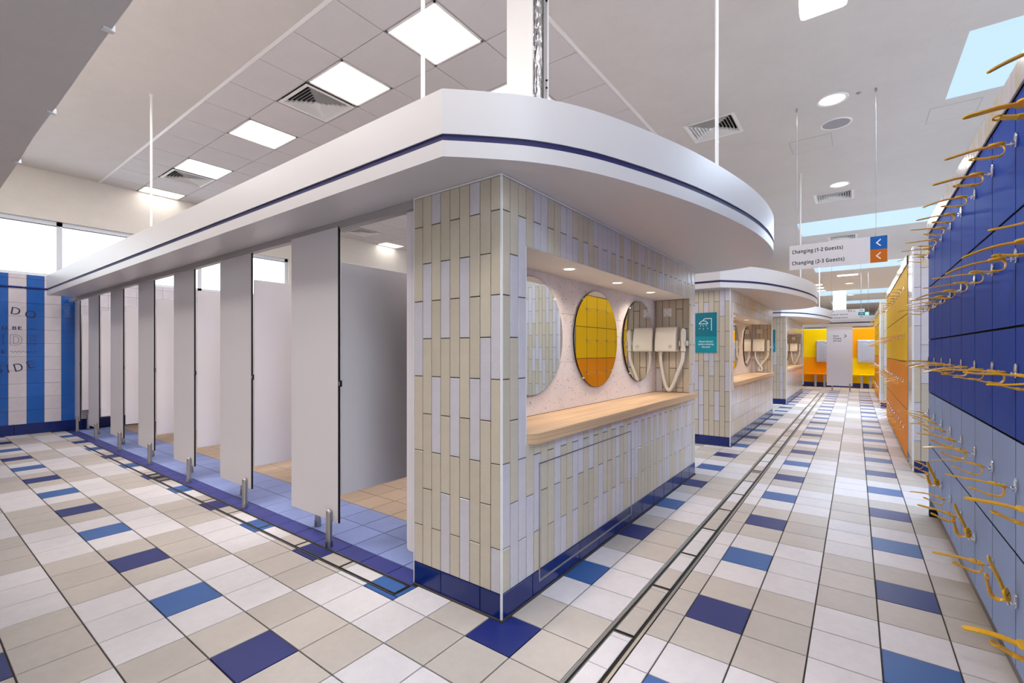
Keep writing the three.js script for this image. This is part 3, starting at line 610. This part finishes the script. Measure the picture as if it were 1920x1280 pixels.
const padGeo = (() => { const s = new THREE.Shape(); s.moveTo(-0.075, 0); s.bezierCurveTo(-0.075, 0.017, -0.062, 0.02, -0.045, 0.02); s.bezierCurveTo(-0.025, 0.02, -0.022, 0.014, -0.012, 0.011); s.lineTo(-0.012, -0.011); s.bezierCurveTo(-0.022, -0.014, -0.025, -0.02, -0.045, -0.02); s.bezierCurveTo(-0.062, -0.02, -0.075, -0.017, -0.075, 0); const g = new THREE.ExtrudeGeometry(s, { depth: 0.005, bevelEnabled: true, bevelThickness: 0.002, bevelSize: 0.002, bevelSegments: 2, curveSegments: 8 }); g.rotateX(-Math.PI / 2); g.translate(0, 0.004, 0); return g; })();
const buckleGeo = mergeGeometries([rbox(0.02, 0.008, 0.026, 0.003, -0.06, -0.0425, 0), rbox(0.013, 0.007, 0.024, 0.003, -0.04, -0.043, 0), (() => { const g = new THREE.TorusGeometry(0.011, 0.0035, 8, 18); g.rotateX(Math.PI / 2); g.scale(1.35, 0.9, 1); g.translate(-0.132, -0.034, 0); return g; })()].map(plain));
const keyGeo = mergeGeometries([(() => { const g = new THREE.CylinderGeometry(0.0035, 0.0045, 0.024, 10); g.rotateZ(Math.PI / 2); g.translate(0, 0, 0); return g; })(), rbox(0.012, 0.008, 0.014, 0.002, -0.014, 0.003, 0), (() => { const g = new THREE.CylinderGeometry(0.005, 0.005, 0.003, 12); g.translate(-0.03, 0.0115, 0); return g; })()].map(plain));
const digitGeo = mergeGeometries([0, 1, 2].map((i) => { const w = rbox(0.005, 0.0006, 0.007, 0.0002, 0, 0, 0, 1); w.translate(-0.046, 0.0113, -0.01 + i * 0.01); return plain(w); }));
const bandProto = bandShapes.map((b) => {
  const o = new THREE.Group(); o.name = 'wristband_key';
  part('tail_strap', b.tail, M.strap, o); part('return_strap', b.loop, M.strap, o); part('number_pad', padGeo, M.strap, o); part('buckle', buckleGeo, M.strap, o); part('key', keyGeo, M.chrome, o); part('printed_digits', digitGeo, M.black, o);
  return o;
});
function band(l, label, group, twist, tilt) {
  const o = bandProto[Math.floor(rnd() * 3)].clone(); o.name = numbered('wristband_key'); scene.add(o);
  o.position.set(l.x - 0.012, l.y, l.z); o.rotation.set(twist ?? rr(-0.12, 0.12), rr(-0.14, 0.14), tilt ?? rr(-0.1, 0.1), 'YZX');
  o.scale.set(0.66, 0.85, 1.15);
  tag(o, label, 'wristband', group);
}
const rowName = (r, n) => r === n - 1 ? 'top' : r === 0 ? 'bottom' : n === 4 ? (r === 1 ? 'third' : 'second') : ['', 'fourth', 'third', 'second'][r];
{
  // blue and grey bank beside the camera
  const ys = [0.152, 0.56, 0.963, 1.366, 1.772, 2.18];
  const zN = -0.143 + 0.35, n = 10;
  const locks = lockerBank(LBX, zN, 0.35, n, ys, [M.greyBlue, M.greyBlue, M.blue, M.blue, M.blue], 0.5, 'blue over pale grey', 'blue and grey');
  for (const l of locks) {
    if (l.c === 0 && rnd() < 0.4) continue;
    let tw = rr(-0.15, 0.15), ti = l.r >= 4 ? rr(-0.1, 0.0) : l.r === 3 ? rr(-0.02, 0.12) : l.r === 2 ? rr(-0.1, 0.05) : rr(-0.4, -0.15);
    if (l.r === 0 && [2, 4, 7].includes(l.c)) { tw = rr(0.3, 0.6); ti = -1.25; }
    band(l, `yellow wristband, ${rowName(l.r, 5)} row of the blue and grey lockers, ${ORD[l.c]} column from near end`, 'wristbands on the blue and grey lockers', tw, ti);
  }
  const p = thing('locker_plinth', 'steel plinth under the blue and grey lockers', 'plinth');
  part('kick_plate', box(1.67, 2.1, 0.0, 0.15, -3.28, zN), std('#8b8580', { metalness: 0.8, roughness: 0.4 }), p);
  part('foot', rbox(0.05, 0.05, 0.04, 0.004, 1.645, 0.025, -3.27), M.black, p);
  const e = thing('end_panel', 'pale blue end panel closing the blue and grey locker bank beside the passage', 'panel');
  part('panel', rbox(0.495, 2.1, 0.008, 0.002, 1.8725, 0.06 + 1.05, -3.299, 1), M.greyBlue, e);
}
const yellowYs = [0.04, 0.598, 1.155, 1.712, 2.275];
[['nearer yellow', -5.44, 11], ['farther yellow', -12.3, 11]].forEach(([w, z, n], b) => {
  const locks = lockerBank(LYX, z, 0.405, n, yellowYs, [M.orange, M.orange, M.yellow, M.yellow], 0.5, w + ' over orange', w);
  for (const l of locks) {
    band(l, `yellow wristband, ${rowName(l.r, 4)} row of the ${w} lockers, ${ORD[l.c]} column from near end`, `wristbands on the ${w} lockers`);
  }
  const p = thing('locker_plinth', `dark plinth under the ${w} and orange lockers`, 'plinth');
  part('kick_plate', box(1.68, 2.1, 0, 0.04, z - 0.405 * n, z), M.black, p);
  part('end_trim', box(LYX + 0.001, LYX + 0.02, 0.0, 2.275, z + 0.001, z + 0.018), M.brushed, p);
});
// tiled bulkheads above the lockers and tiled piers between them
function bulkhead(x, z0, z1, y0, y1, single) {
  const w = struct('tiled_bulkhead');
  part('wall_core', box(x + 0.004, x + 0.5, y0 + 0.002, y1, z1, z0), M.darkGrout, w);
  const rest = [];
  for (let z = z0, i = 0; z > z1 + 0.02; z -= CW, i++) {
    const g = tileGeo(CW - 0.0035, y1 - y0 - 0.004, 0.007, 0.0014);
    if (single) part('wall_tile', g, pick(rnd() < 0.35 ? wallMat.w : wallMat.c), w, [x - 0.002, (y0 + y1) / 2 + 0.001, z - CW / 2], [0, -Math.PI / 2, 0]);
    else { const c = g.clone(); c.rotateY(-Math.PI / 2); c.translate(x - 0.002, (y0 + y1) / 2 + 0.001, z - CW / 2); rest.push(c); }
  }
  if (rest.length) part('wall_tiling', rest, wallMat.c[2], w).userData.kind = 'stuff';
  part('capping', box(x - 0.004, x + 0.5, y1, y1 + 0.006, z1, z0), M.whiteMetal, w);
}
bulkhead(LBX, 0.21, -3.3, 2.18, 2.28, true);
bulkhead(LYX, -5.44, -9.9, 2.275, 2.385, false);
bulkhead(LYX, -12.3, -16.76, 2.275, 2.385, false);
function pier(x0, x1, z0, z1, top, single) {
  const w = struct('tiled_wall');
  part('wall_core', box(x0 + 0.005, x1, 0, top, z1, z0 - 0.005), M.darkGrout, w);
  const rest = { c: [], w: [], n: [] };
  const put = (k, ww, h, pos, rot) => { if (single) part(k === 'n' ? 'skirting_tile' : 'wall_tile', tileGeo(ww, h, 0.007, 0.0014), pick(wallMat[k]), w, pos, rot); else { const g = tileGeo(ww, h, 0.007, 0.0014).clone(); g.applyMatrix4(new THREE.Matrix4().makeRotationFromEuler(new THREE.Euler(...rot)).setPosition(...pos)); rest[k].push(g); } };
  const side = (n, cw, fn, rot) => { for (let c = 0; c < n; c++) { const out = []; column(out, SK, top, c % 2 ? 0.538 : 0.336, () => rnd() < 0.35 ? 'w' : 'c'); for (const [a, b, k] of out) put(k, cw - 0.0035, b - a - 0.0035, fn(c, (a + b) / 2), rot); put('n', cw - 0.002, SK - 0.003, fn(c, SK / 2), rot); } };
  const n = Math.round((x1 - x0) / CW), cw = (x1 - x0) / n, m = Math.round((z0 - z1) / CW), cz = (z0 - z1) / m;
  side(n, cw, (c, y) => [x0 + (c + 0.5) * cw, y, z0 - 0.007], [0, 0, 0]);
  side(m, cz, (c, y) => [x0 + 0.007, y, z0 - (c + 0.5) * cz], [0, -Math.PI / 2, 0]);
  for (const k of Object.keys(rest)) if (rest[k].length) part(k === 'n' ? 'skirting_tiling' : 'wall_tiling', rest[k], wallMat[k][1], w).userData.kind = 'stuff';
  part('corner_trim', box(x0 - 0.003, x0 + 0.012, 0, top, z0 - 0.012, z0 + 0.003), M.whiteMetal, w);
}
pier(1.645, 3.6, -4.91, -5.42, 2.385, true);
pier(1.6, 2.6, -11.75, -12.28, 2.385, false);

// ================================================================ CEILING FITTINGS
// flat light panels in the tile grid
const PX = ['next to the column', 'second from the column'];
const panelNames = {};
function ceilingPanel(x, z, label, y = H, power = PANEL_POWER, wide = GP) {
  const t = thing('ceiling_light', label, 'light', [x, y, z], 'square ceiling light panels');
  const w = wide - 0.03, d = GP - 0.03, f = 0.018;
  part('frame', [box(-w / 2, w / 2, -0.004, 0.02, -d / 2, -d / 2 + f), box(-w / 2, w / 2, -0.004, 0.02, d / 2 - f, d / 2), box(-w / 2, -w / 2 + f, -0.004, 0.02, -d / 2, d / 2), box(w / 2 - f, w / 2, -0.004, 0.02, -d / 2, d / 2)], M.whiteMetal, t);
  part('diffuser', box(-w / 2 + f, w / 2 - f, 0, 0.01, -d / 2 + f, d / 2 - f), M.light, t);
  const l = new THREE.RectAreaLight('#fffaf6', power, w - 2 * f, d - 2 * f); l.position.set(0, -0.006, 0); l.rotation.x = -Math.PI / 2; t.add(l);
}
function diffuser(x, z, label) {
  const t = thing('air_vent', label, 'vent', [x, H, z], 'square ceiling air vents');
  const w = 0.6;
  part('throat', [box(-0.274, 0.274, 0.055, 0.06, -0.274, 0.274), box(-0.274, -0.27, 0, 0.055, -0.274, 0.274), box(0.27, 0.274, 0, 0.055, -0.274, 0.274), box(-0.274, 0.274, 0, 0.055, 0.27, 0.274), box(-0.274, 0.274, 0, 0.055, -0.274, -0.27)], M.black, t);
  const ring = (a, b, ya, yb) => { const P = [], q = (p) => P.push(...p); for (let i = 0; i < 4; i++) { const c = [[-1, -1], [1, -1], [1, 1], [-1, 1]], [p, r] = [c[i], c[(i + 1) % 4]]; const A = [p[0] * a, ya, p[1] * a], B = [r[0] * a, ya, r[1] * a], C = [r[0] * b, yb, r[1] * b], D = [p[0] * b, yb, p[1] * b]; [A, B, C, A, C, D].forEach(q); } const g = new THREE.BufferGeometry(); g.setAttribute('position', new THREE.Float32BufferAttribute(P, 3)); g.computeVertexNormals(); g.setAttribute('uv', new THREE.Float32BufferAttribute(new Float32Array(P.length / 3 * 2), 2)); return g; };
  const slab = (a, b, ya, yb) => [ring(a, b, ya, yb), ring(b, a, yb + 0.003, ya + 0.003)];
  part('frame', [...slab(0.3, 0.262, -0.004, -0.004)], M.whiteMetal, t);
  for (let i = 0; i < 7; i++) { const a = 0.262 - i * 0.036; part('blade', slab(a, a - 0.026, -0.006, 0.034), M.whiteMetal, t); }
}
CEIL.lights.sort((a, b) => b[1] - a[1] || b[0] - a[0]);
{
  const rows = {}; CEIL.lights.forEach((p) => { (rows[p[1].toFixed(2)] ??= []).push(p); });
  Object.values(rows).forEach((row, ri) => row.forEach((p, i) => ceilingPanel(p[0], p[1], `square bright ceiling panel, ${ORD[i]} from the corridor in the ${ORD[ri]} lit row`, H, PANEL_POWER * (p[2] < 0.5 ? 0.1 : 1), p[2])));
  CEIL.vents.forEach((p, i) => diffuser(p[0], p[1], ['square louvred vent between the large ceiling panels above the cubicles', 'square louvred vent near the end of the row of ceiling panels', 'louvred vent over the middle aisle', 'louvred vent over the far cubicles'][i]));
}
diffuser(...VENTS[0], 'square louvred vent behind the rounded canopy nose');
diffuser(...VENTS[1], 'louvred vent below the second round corridor downlight');
diffuser(...VENTS[2], 'distant louvred vent above the hanging sign');
function roundLight(x, z, label, r = 0.125) {
  const t = thing('round_downlight', label, 'light', [x, H, z], 'round corridor downlights');
  part('trim_ring', lathe([[r - 0.004, 0.004], [r, -0.006], [r + 0.022, -0.01], [r + 0.03, 0]], 40), M.whiteMetal, t);
  part('lens', lathe([[0, -0.004], [r, -0.003]], 40), M.light, t);
  const l = new THREE.RectAreaLight('#f4f6ff', DOWN_POWER, 0.2, 0.2); l.position.set(0, -0.012, 0); l.rotation.x = -Math.PI / 2; t.add(l);
}
[[0.95, -1.4], [0.95, -4.83], [0.94, -8.15], [0.92, -15.4], [0.95, -22.5], [0.95, -27.5]].forEach(([x, z], i) => roundLight(x, z, `round recessed corridor downlight, ${ORD[i]} from the camera end`));  // first one is out of view, lighting the floor beside the nearest canopy
{
  const s = thing('ceiling_speaker', 'round grey ceiling speaker grille beside the first corridor downlight', 'speaker', [0.965, H, -5.53]);
  part('trim_ring', lathe([[0.14, 0.002], [0.145, -0.008], [0.165, -0.008], [0.17, 0]], 40), M.whiteMetal, s);
  part('grille', lathe([[0, -0.006], [0.142, -0.004]], 40), M.speaker, s);
  [[0.67, -6.04, 0.48, 0.48, 'square access hatch in the corridor ceiling beyond the speaker'], [2.09, -6.0, 0.45, 0.45, 'square access hatch in the ceiling beside the skylight']].forEach(([x, z, w, d, l]) => {
    const h = thing('ceiling_hatch', l, 'hatch', [x, H, z]);
    part('shadow_gap', [box(-w / 2, w / 2, -0.0012, 0.0, -d / 2, -d / 2 + 0.004), box(-w / 2, w / 2, -0.0012, 0.0, d / 2 - 0.004, d / 2), box(-w / 2, -w / 2 + 0.006, -0.0012, 0.0, -d / 2, d / 2), box(w / 2 - 0.006, w / 2, -0.0012, 0.0, -d / 2, d / 2)], M.rail, h);
    part('hatch_leaf', rbox(w - 0.016, 0.004, d - 0.012, 0.001, 0, 0, 0, 1), M.plaster, h);
  });
  const d = thing('sensor', 'tiny round white sensor in the corridor ceiling', 'sensor', [1.19, H, -4.84]);
  part('sensor_body', lathe([[0, -0.012], [0.01, -0.011], [0.014, -0.004], [0.022, -0.003], [0.026, 0]], 24), M.brushed, d);
  // drum lamp cut by the top of the picture
  const p = thing('linear_lamp', 'glossy white cylindrical lamp under the ceiling', 'lamp', [0.96, 4.0, -2.76]);
  const c = lathe([[0, -0.155], [0.07, -0.155], [0.092, -0.148], [0.1, -0.125], [0.1, 0.125], [0.092, 0.148], [0.07, 0.155], [0, 0.155]], 40); c.rotateZ(Math.PI / 2); part('diffuser', c, std('#f7f5f6', { roughness: 0.12, emissive: '#ffffff', emissiveIntensity: 0.55 }), p);
  part('mount', rbox(0.26, 0.05, 0.08, 0.006, 0, 0.112, 0), M.whiteMetal, p);
}
// unseen ceiling lamps above the raft, placed to light the cubicle fronts
[0.35, -2.35, -5.05].forEach((x, i) => [0.84, 1.6].forEach((z, k) => ceilingPanel(x - k * 1.3, z, `unseen ceiling lamp above the white raft, ${ORD[i]} from the locker aisle in the ${k ? 'rear' : 'front'} line`, H, UNSEEN_LAMP_POWER)));
// small far fittings
[[0.92, -19.8, 'slim'], [-0.3, -22.2, 'first'], [-0.3, -23.4, 'second'], [-0.3, -24.6, 'third']].forEach(([x, z, n]) => {
  const t = thing('strip_light', n === 'slim' ? 'distant rectangular ceiling light beyond the hanging sign' : `distant rectangular ceiling light, ${n} of the stack above the far canopy`, 'light', [x, H, z]);
  part('frame', box(-0.33, 0.33, -0.006, 0, -0.2, 0.2), M.whiteMetal, t);
  part('diffuser', rbox(0.62, 0.008, 0.36, 0.003, 0, -0.008, 0, 1), M.light, t);
  const l = new THREE.RectAreaLight('#fffaf6', PANEL_POWER * 4, 0.6, 0.34); l.position.set(0, -0.016, 0); l.rotation.x = -Math.PI / 2; t.add(l);
});
{ const c = thing('hall_column', 'distant square white column in the far hall', 'column', [0.55, 0, -25.5]); part('shaft', box(-0.25, 0.25, 0, H, -0.25, 0.25), M.whiteMetal, c); part('base_plate', box(-0.27, 0.27, 0, 0.1, -0.27, 0.27), M.frame, c); }

// ================================================================ SIGNS
function canvasTex(w, h, fn) { const c = document.createElement('canvas'); c.width = w; c.height = h; fn(c.getContext('2d'), w, h); const t = new THREE.CanvasTexture(c); t.colorSpace = THREE.SRGBColorSpace; t.anisotropy = 4; return t; }
function faceGeo(w, h) { return new THREE.PlaneGeometry(w, h); }
function signBoard(name, label, w, h, pos, tex, rough = 0.2, depth = 0.012, face = '#ffffff') {
  const t = thing(name, label, 'sign', pos);
  part('board', rbox(w, h, depth, 0.002, 0, 0, -depth / 2, 1), M.whiteMetal, t);
  part('printed_face', faceGeo(w - 0.002, h - 0.002), std(face, { map: tex, roughness: rough }), t, [0, 0, 0.0007]);
  return t;
}
const chevron = (g, x, y, s, dir, col, lw) => { g.strokeStyle = col; g.lineWidth = lw; g.beginPath(); if (dir === 'l') { g.moveTo(x + s * 0.5, y - s); g.lineTo(x - s * 0.5, y); g.lineTo(x + s * 0.5, y + s); } else if (dir === 'r') { g.moveTo(x - s * 0.5, y - s); g.lineTo(x + s * 0.5, y); g.lineTo(x - s * 0.5, y + s); } else { g.moveTo(x - s, y + s * 0.5); g.lineTo(x, y - s * 0.5); g.lineTo(x + s, y + s * 0.5); } g.stroke(); };
{
  const tex = canvasTex(1024, 320, (g, w, h) => {
    g.fillStyle = '#e2dcde'; g.fillRect(0, 0, w, h);
    g.fillStyle = '#0a5fae'; g.fillRect(w * 0.838, 0, w * 0.162, h / 2); g.fillStyle = '#c9660c'; g.fillRect(w * 0.838, h / 2, w * 0.162, h / 2);
    chevron(g, w * 0.918, h * 0.25, 40, 'l', '#f2f0f0', 12); chevron(g, w * 0.918, h * 0.75, 40, 'l', '#f6e6d8', 12);
    g.fillStyle = '#17171b'; g.font = 'bold 66px sans-serif'; g.textBaseline = 'middle';
    g.fillText('Changing (1-2 Guests)', 26, h * 0.27, 560); g.fillText('Changing (2-3 Guests)', 26, h * 0.74, 575);
  });
  const t = signBoard('hanging_sign', 'hanging changing room sign with blue and orange arrow squares', 0.905, 0.285, [0.985, 2.382, -4.83], tex, 0.12);
  for (const x of [-0.378, 0.355]) { part('cable', cyl(0.0022, H - 2.525, x, (H - 2.525) / 2 + 0.143, -0.006, 8), M.steel, t); part('cable_clamp', cyl(0.007, 0.03, x, 0.156, -0.006, 10), M.rail, t); part('ceiling_clamp', cyl(0.012, 0.035, x, H - 2.382 - 0.018, -0.006, 12), M.rail, t); }
  const tex2 = canvasTex(1024, 384, (g, w, h) => {
    g.fillStyle = '#ded9dc'; g.fillRect(0, 0, w, h); g.fillStyle = '#0e8f9c'; g.fillRect(w * 0.85, h / 3, w * 0.15, h / 3);
    for (const [k, c] of [[0, '#222'], [1, '#eee'], [2, '#222']]) chevron(g, w * 0.925, h * (k + 0.5) / 3, 38, 'u', c, 13);
    g.fillStyle = '#222226'; g.font = 'bold 66px sans-serif'; g.textBaseline = 'middle';
    g.fillText('Toilets', 60, h / 6); g.fillText('Changing (4+ Guests)', 60, h / 2, 560); g.fillText('Baby Feeding Room', 60, h * 5 / 6, 560);
    g.lineWidth = 7; g.strokeStyle = '#222226'; for (const x of [640, 700]) { g.beginPath(); g.arc(x, 30, 10, 0, 7); g.stroke(); g.strokeRect(x - 13, 46, 26, 34); g.beginPath(); g.moveTo(x - 6, 80); g.lineTo(x - 6, 112); g.moveTo(x + 6, 80); g.lineTo(x + 6, 112); g.stroke(); }
    g.strokeStyle = '#5a2a5a'; g.beginPath(); g.arc(770, 28, 8, 0, 7); g.stroke(); g.beginPath(); g.arc(768, 86, 24, 0.2, 5); g.stroke(); g.beginPath(); g.moveTo(766, 44); g.lineTo(770, 76); g.lineTo(796, 76); g.lineTo(806, 104); g.stroke();
  });
  const t2 = signBoard('hanging_sign', 'smaller distant hanging sign for toilets and baby feeding room', 1.05, 0.3, [0.86, 2.43, -16.2], tex2, 0.3);
  for (const x of [-0.3, 0.43]) part('cable', cyl(0.004, H - 2.58, x, (H - 2.58) / 2 + 0.15, -0.006, 6), M.steel, t2);
  const shower = canvasTex(512, 960, (g, w, h) => {
    g.fillStyle = '#06788a'; g.fillRect(0, 0, w, h * 0.6); g.fillStyle = '#0a95a2'; g.fillRect(0, h * 0.6, w, h * 0.4);
    g.strokeStyle = '#eef4f4'; g.lineWidth = 17; g.lineCap = 'round'; g.lineJoin = 'round';
    g.beginPath(); g.moveTo(385, 430); g.lineTo(385, 145); g.lineTo(250, 145); g.quadraticCurveTo(205, 145, 195, 190); g.stroke();
    g.beginPath(); g.moveTo(95, 268); g.quadraticCurveTo(110, 215, 195, 190); g.quadraticCurveTo(290, 215, 300, 268); g.closePath(); g.stroke();
    g.fillStyle = '#eef4f4'; for (const [x, y, r] of [[130, 315, 0.5], [195, 320, 0], [265, 315, -0.5], [105, 380, 0.5], [195, 390, 0], [295, 380, -0.5]]) { g.save(); g.translate(x, y); g.rotate(r); g.fillRect(-7, -15, 14, 30); g.restore(); }
    g.textAlign = 'center'; g.font = 'bold 50px sans-serif'; g.fillText('Please shower', w / 2, 712, 340); g.fillText('before entering', w / 2, 776, 365); g.fillText('the pool', w / 2, 840, 230);
  });
  for (const [n, z, x, l] of [[0, -5.148, -0.485, 'teal shower sign on the tiled end of the middle block'], [1, -11.348, -0.545, 'teal shower sign on the tiled end of the farthest block, mostly hidden']]) {
    const t = signBoard('shower_sign', l, 0.285, 0.55, [x, 1.535, z + 0.012], shower, 0.35, 0.011);
    part('fixing', [[-0.125, 0.26], [0.125, 0.26], [-0.125, -0.26], [0.125, -0.26]].map(([a, b]) => { const c = new THREE.CylinderGeometry(0.005, 0.005, 0.004, 10); c.rotateX(Math.PI / 2); c.translate(a, b, 0.002); return c; }), M.chrome, t);
  }
  const ex = canvasTex(256, 128, (g) => { g.fillStyle = '#0b6a5c'; g.fillRect(0, 0, 256, 128); g.fillStyle = '#dff'; g.fillRect(150, 20, 80, 90); g.font = 'bold 44px sans-serif'; g.fillText('EXIT', 18, 80); g.fillStyle = '#0b6a5c'; g.fillRect(176, 44, 30, 66); });
  const xs = signBoard('exit_sign', 'small green exit sign hanging in the far hall', 0.26, 0.14, [1.42, 2.6, -19.0], ex, 0.4);
  for (const x of [-0.1, 0.1]) part('hanger', cyl(0.006, H - 2.67, x, (H - 2.67) / 2 + 0.07, -0.006, 8), M.steel, xs);
}

// ================================================================ WALL LETTERING on the striped tiles
{
  const font = await new FontLoader().loadAsync('fonts/droid/droid_sans_bold.typeface.json');
  const reg = await new FontLoader().loadAsync('fonts/droid/droid_sans_regular.typeface.json');
  const t = thing('wall_lettering', 'navy seaside lettering and wavy lines printed across the blue and white striped wall tiles', 'lettering', [XW + 0.0095, 0, 0]);
  // letter box: z from a (left) to b (right), y from lo to hi; text runs towards -z
  const solid = (ch, a, b, hi, lo, rot = 0, f = font) => {
    const g = new TextGeometry(ch, { font: f, size: 1, depth: 0.001, curveSegments: 6 }); g.computeBoundingBox(); const q = g.boundingBox, w = Math.abs(a - b);
    g.translate(-(q.min.x + q.max.x) / 2, -(q.min.y + q.max.y) / 2, 0); g.scale(w / (q.max.x - q.min.x), (hi - lo) / (q.max.y - q.min.y), 1.2); g.rotateZ(rot); g.rotateY(Math.PI / 2);
    part('letter', g, M.letter, t, [0, (hi + lo) / 2, (a + b) / 2]);
  };
  solid('D', 0.43, 0.335, 1.945, 1.838, -0.13, reg); solid('O', 0.283, 0.167, 1.905, 1.792, -0.1, reg);
  solid('T', 0.665, 0.575, 1.66, 1.6); solid('O', 0.528, 0.47, 1.66, 1.603); solid('B', 0.418, 0.375, 1.658, 1.608); solid('E', 0.36, 0.319, 1.658, 1.608);
  solid('E', 0.53, 0.492, 1.3, 1.245); solid('H', 0.6, 0.555, 1.3, 1.245); solid('T', 0.67, 0.62, 1.3, 1.245);
  solid('S', 0.58, 0.522, 1.066, 0.952, 0.1, reg); solid('I', 0.478, 0.452, 1.076, 0.96, 0.12); solid('D', 0.4, 0.31, 1.094, 0.975, 0.22, reg); solid('E', 0.262, 0.185, 1.13, 1.022, 0.32, reg);
  // outlined capitals
  const line = (pts, r, closed) => { const c = new THREE.CurvePath(); for (let i = 0; i < pts.length - (closed ? 0 : 1); i++) { const p = pts[i], q = pts[(i + 1) % pts.length]; c.add(new THREE.LineCurve3(V(...p), V(...q))); } return new THREE.TubeGeometry(c, pts.length * 6, r, 5, false); };
  const outlined = (ch, a, b, hi, lo) => {
    const sh = font.generateShapes(ch, 1), all = []; let x0 = 9, x1 = -9, y0 = 9, y1 = -9; const loops = [];
    for (const s of sh) { const e = s.extractPoints(6); for (const l of [e.shape, ...e.holes]) { loops.push(l); for (const p of l) { x0 = Math.min(x0, p.x); x1 = Math.max(x1, p.x); y0 = Math.min(y0, p.y); y1 = Math.max(y1, p.y); } } }
    for (const l of loops) { const pts = l.map((p) => [0, lo + (p.y - y0) / (y1 - y0) * (hi - lo), a + (p.x - x0) / (x1 - x0) * (b - a)]); if (Math.hypot(pts[0][1] - pts.at(-1)[1], pts[0][2] - pts.at(-1)[2]) < 1e-5) pts.pop(); all.push(line(pts, 0.0024, true)); }
    part('outlined_letter', all, M.letter, t);
  };
  outlined('S', 0.66, 0.57, 1.527, 1.372); outlined('I', 0.53, 0.5, 1.527, 1.372); outlined('D', 0.441, 0.316, 1.53, 1.372); outlined('E', 0.264, 0.164, 1.527, 1.374);
  const wave = (a, b, y, n, h) => { const pts = []; for (let i = 0; i <= n * 8; i++) pts.push([0, y + h * Math.sin(i / 8 * Math.PI * 2), a + (b - a) * i / (n * 8)]); part('wavy_line', tube(pts, 0.0026, n * 16, 5), M.letter, t); };
  wave(0.264, 0.165, 1.627, 2.5, 0.009); wave(0.44, 0.168, 1.273, 6.5, 0.01);
}

// ================================================================ FAR CHANGING CUBICLES
{
  const Z = -17.0;
  const c = thing('canopy', 'straight white canopy beam with dark line over the far changing cubicles', 'canopy', [0, 0, Z]);
  part('lower_fascia', box(-6, 3.6, 2.1, 2.19, -0.4, 0), M.canopy, c); part('stripe', box(-6, 3.6, 2.19, 2.225, -0.4, -0.006), M.navyStripe, c); part('upper_fascia', box(-6, 3.6, 2.225, 2.42, -0.4, 0.003), M.canopy, c);
  const leg = () => lathe([[0, 0.24], [0.018, 0.235], [0.02, 0.22], [0.02, 0], [0, 0]], 14);
  const panelText = canvasTex(512, 1408, (g, w, h) => { g.fillStyle = '#ebe7ee'; g.fillRect(0, 0, w, h); g.fillStyle = '#23232a'; g.font = 'bold 46px sans-serif'; ['More', 'Changing', 'this way'].forEach((s, i) => g.fillText(s, 128, 232 + i * 58, 165)); chevron(g, 372, 218, 38, 'r', '#23232a', 13); });
  [[-0.85, -0.255, 'white changing cubicle panel half hidden by the farthest tiled block', 0], [0.392, 1.083, 'white changing cubicle panel with direction lettering and arrow', 1]].forEach(([a, b, l, txt]) => {
    const t = thing('cubicle_panel', l, 'panel', [(a + b) / 2, 0, Z + 0.01], 'far cubicle panels'); const w = b - a;
    part('panel', rbox(w, 1.93, 0.013, 0.002, 0, 0.15 + 0.965, 0, 1), M.panel, t);
    if (txt) part('printed_face', faceGeo(w - 0.004, 1.92), std('#ffffff', { map: panelText, roughness: 0.4 }), t, [0, 1.115, 0.0075]);
    part('leg', leg(), M.brushed, t, [w / 2 - 0.07, 0, 0.027]); part('leg', leg(), M.brushed, t, [-w / 2 + 0.15, 0, -0.03]);
  });
  const w = struct('wall_cubicle');
  const zb = -18.7;
  part('wall_core', box(-6, 3.6, 0, 2.1, zb - 0.1, zb), M.wallPaint, w);
  part('skirting_tile', box(-6, 3.6, 0, 0.16, zb, zb + 0.012), wallMat.n[0], w);
  const bd = (a, b, y0, y1, m) => part('wall_panel', rbox(b - a - 0.004, y1 - y0 - 0.004, 0.01, 0.002, (a + b) / 2, (y0 + y1) / 2, zb + 0.005, 1), m, w);
  for (const [a, b, top, bot] of [[-3, -0.62, M.orange, M.yellow], [-0.62, 0.62, M.yellow, M.orange], [0.62, 1.9, M.orange, M.yellow], [1.9, 3.5, M.yellow, M.orange]]) { bd(a, b, 1.06, 2.09, top); bd(a, b, 0.16, 1.06, bot); }
  [[-0.33, 0.6, 'orange'], [1.0, 1.9, 'yellow']].forEach(([a, b, k]) => {
    const t = thing('bench', `narrow changing bench against the ${k} lower wall panel`, 'bench', [(a + b) / 2, 0, zb + 0.2]);
    part('seat', rbox(b - a, 0.035, 0.34, 0.006, 0, 0.47, 0), k === 'orange' ? M.orange : M.yellow, t);
    for (const s of [-1, 1]) part('leg', rbox(0.07, 0.45, 0.04, 0.006, s * ((b - a) / 2 - 0.33), 0.226, 0.1), M.brushed, t);
  });
  [[0.32, 'yellow and orange'], [1.52, 'orange and yellow']].forEach(([x, k]) => {
    const t = thing('baby_changing_unit', `folded grey baby changing unit on the ${k} cubicle wall`, 'changing unit', [x, 1.28, zb + 0.012]);
    part('shell', rbox(0.62, 0.78, 0.1, 0.025, 0, 0, 0.05, 3), M.babyUnit, t);
    part('moulding', [rbox(0.34, 0.6, 0.012, 0.005, 0, -0.02, 0.1), rbox(0.18, 0.5, 0.02, 0.008, 0, -0.02, 0.1)], M.babyUnit, t);
    part('handle', rbox(0.12, 0.06, 0.02, 0.008, 0, 0.34, 0.1), M.dryerGrey, t);
  });
}

scene.traverse((o) => { if (o.isLight) o.castShadow = true; });
renderer.render(scene, camera);
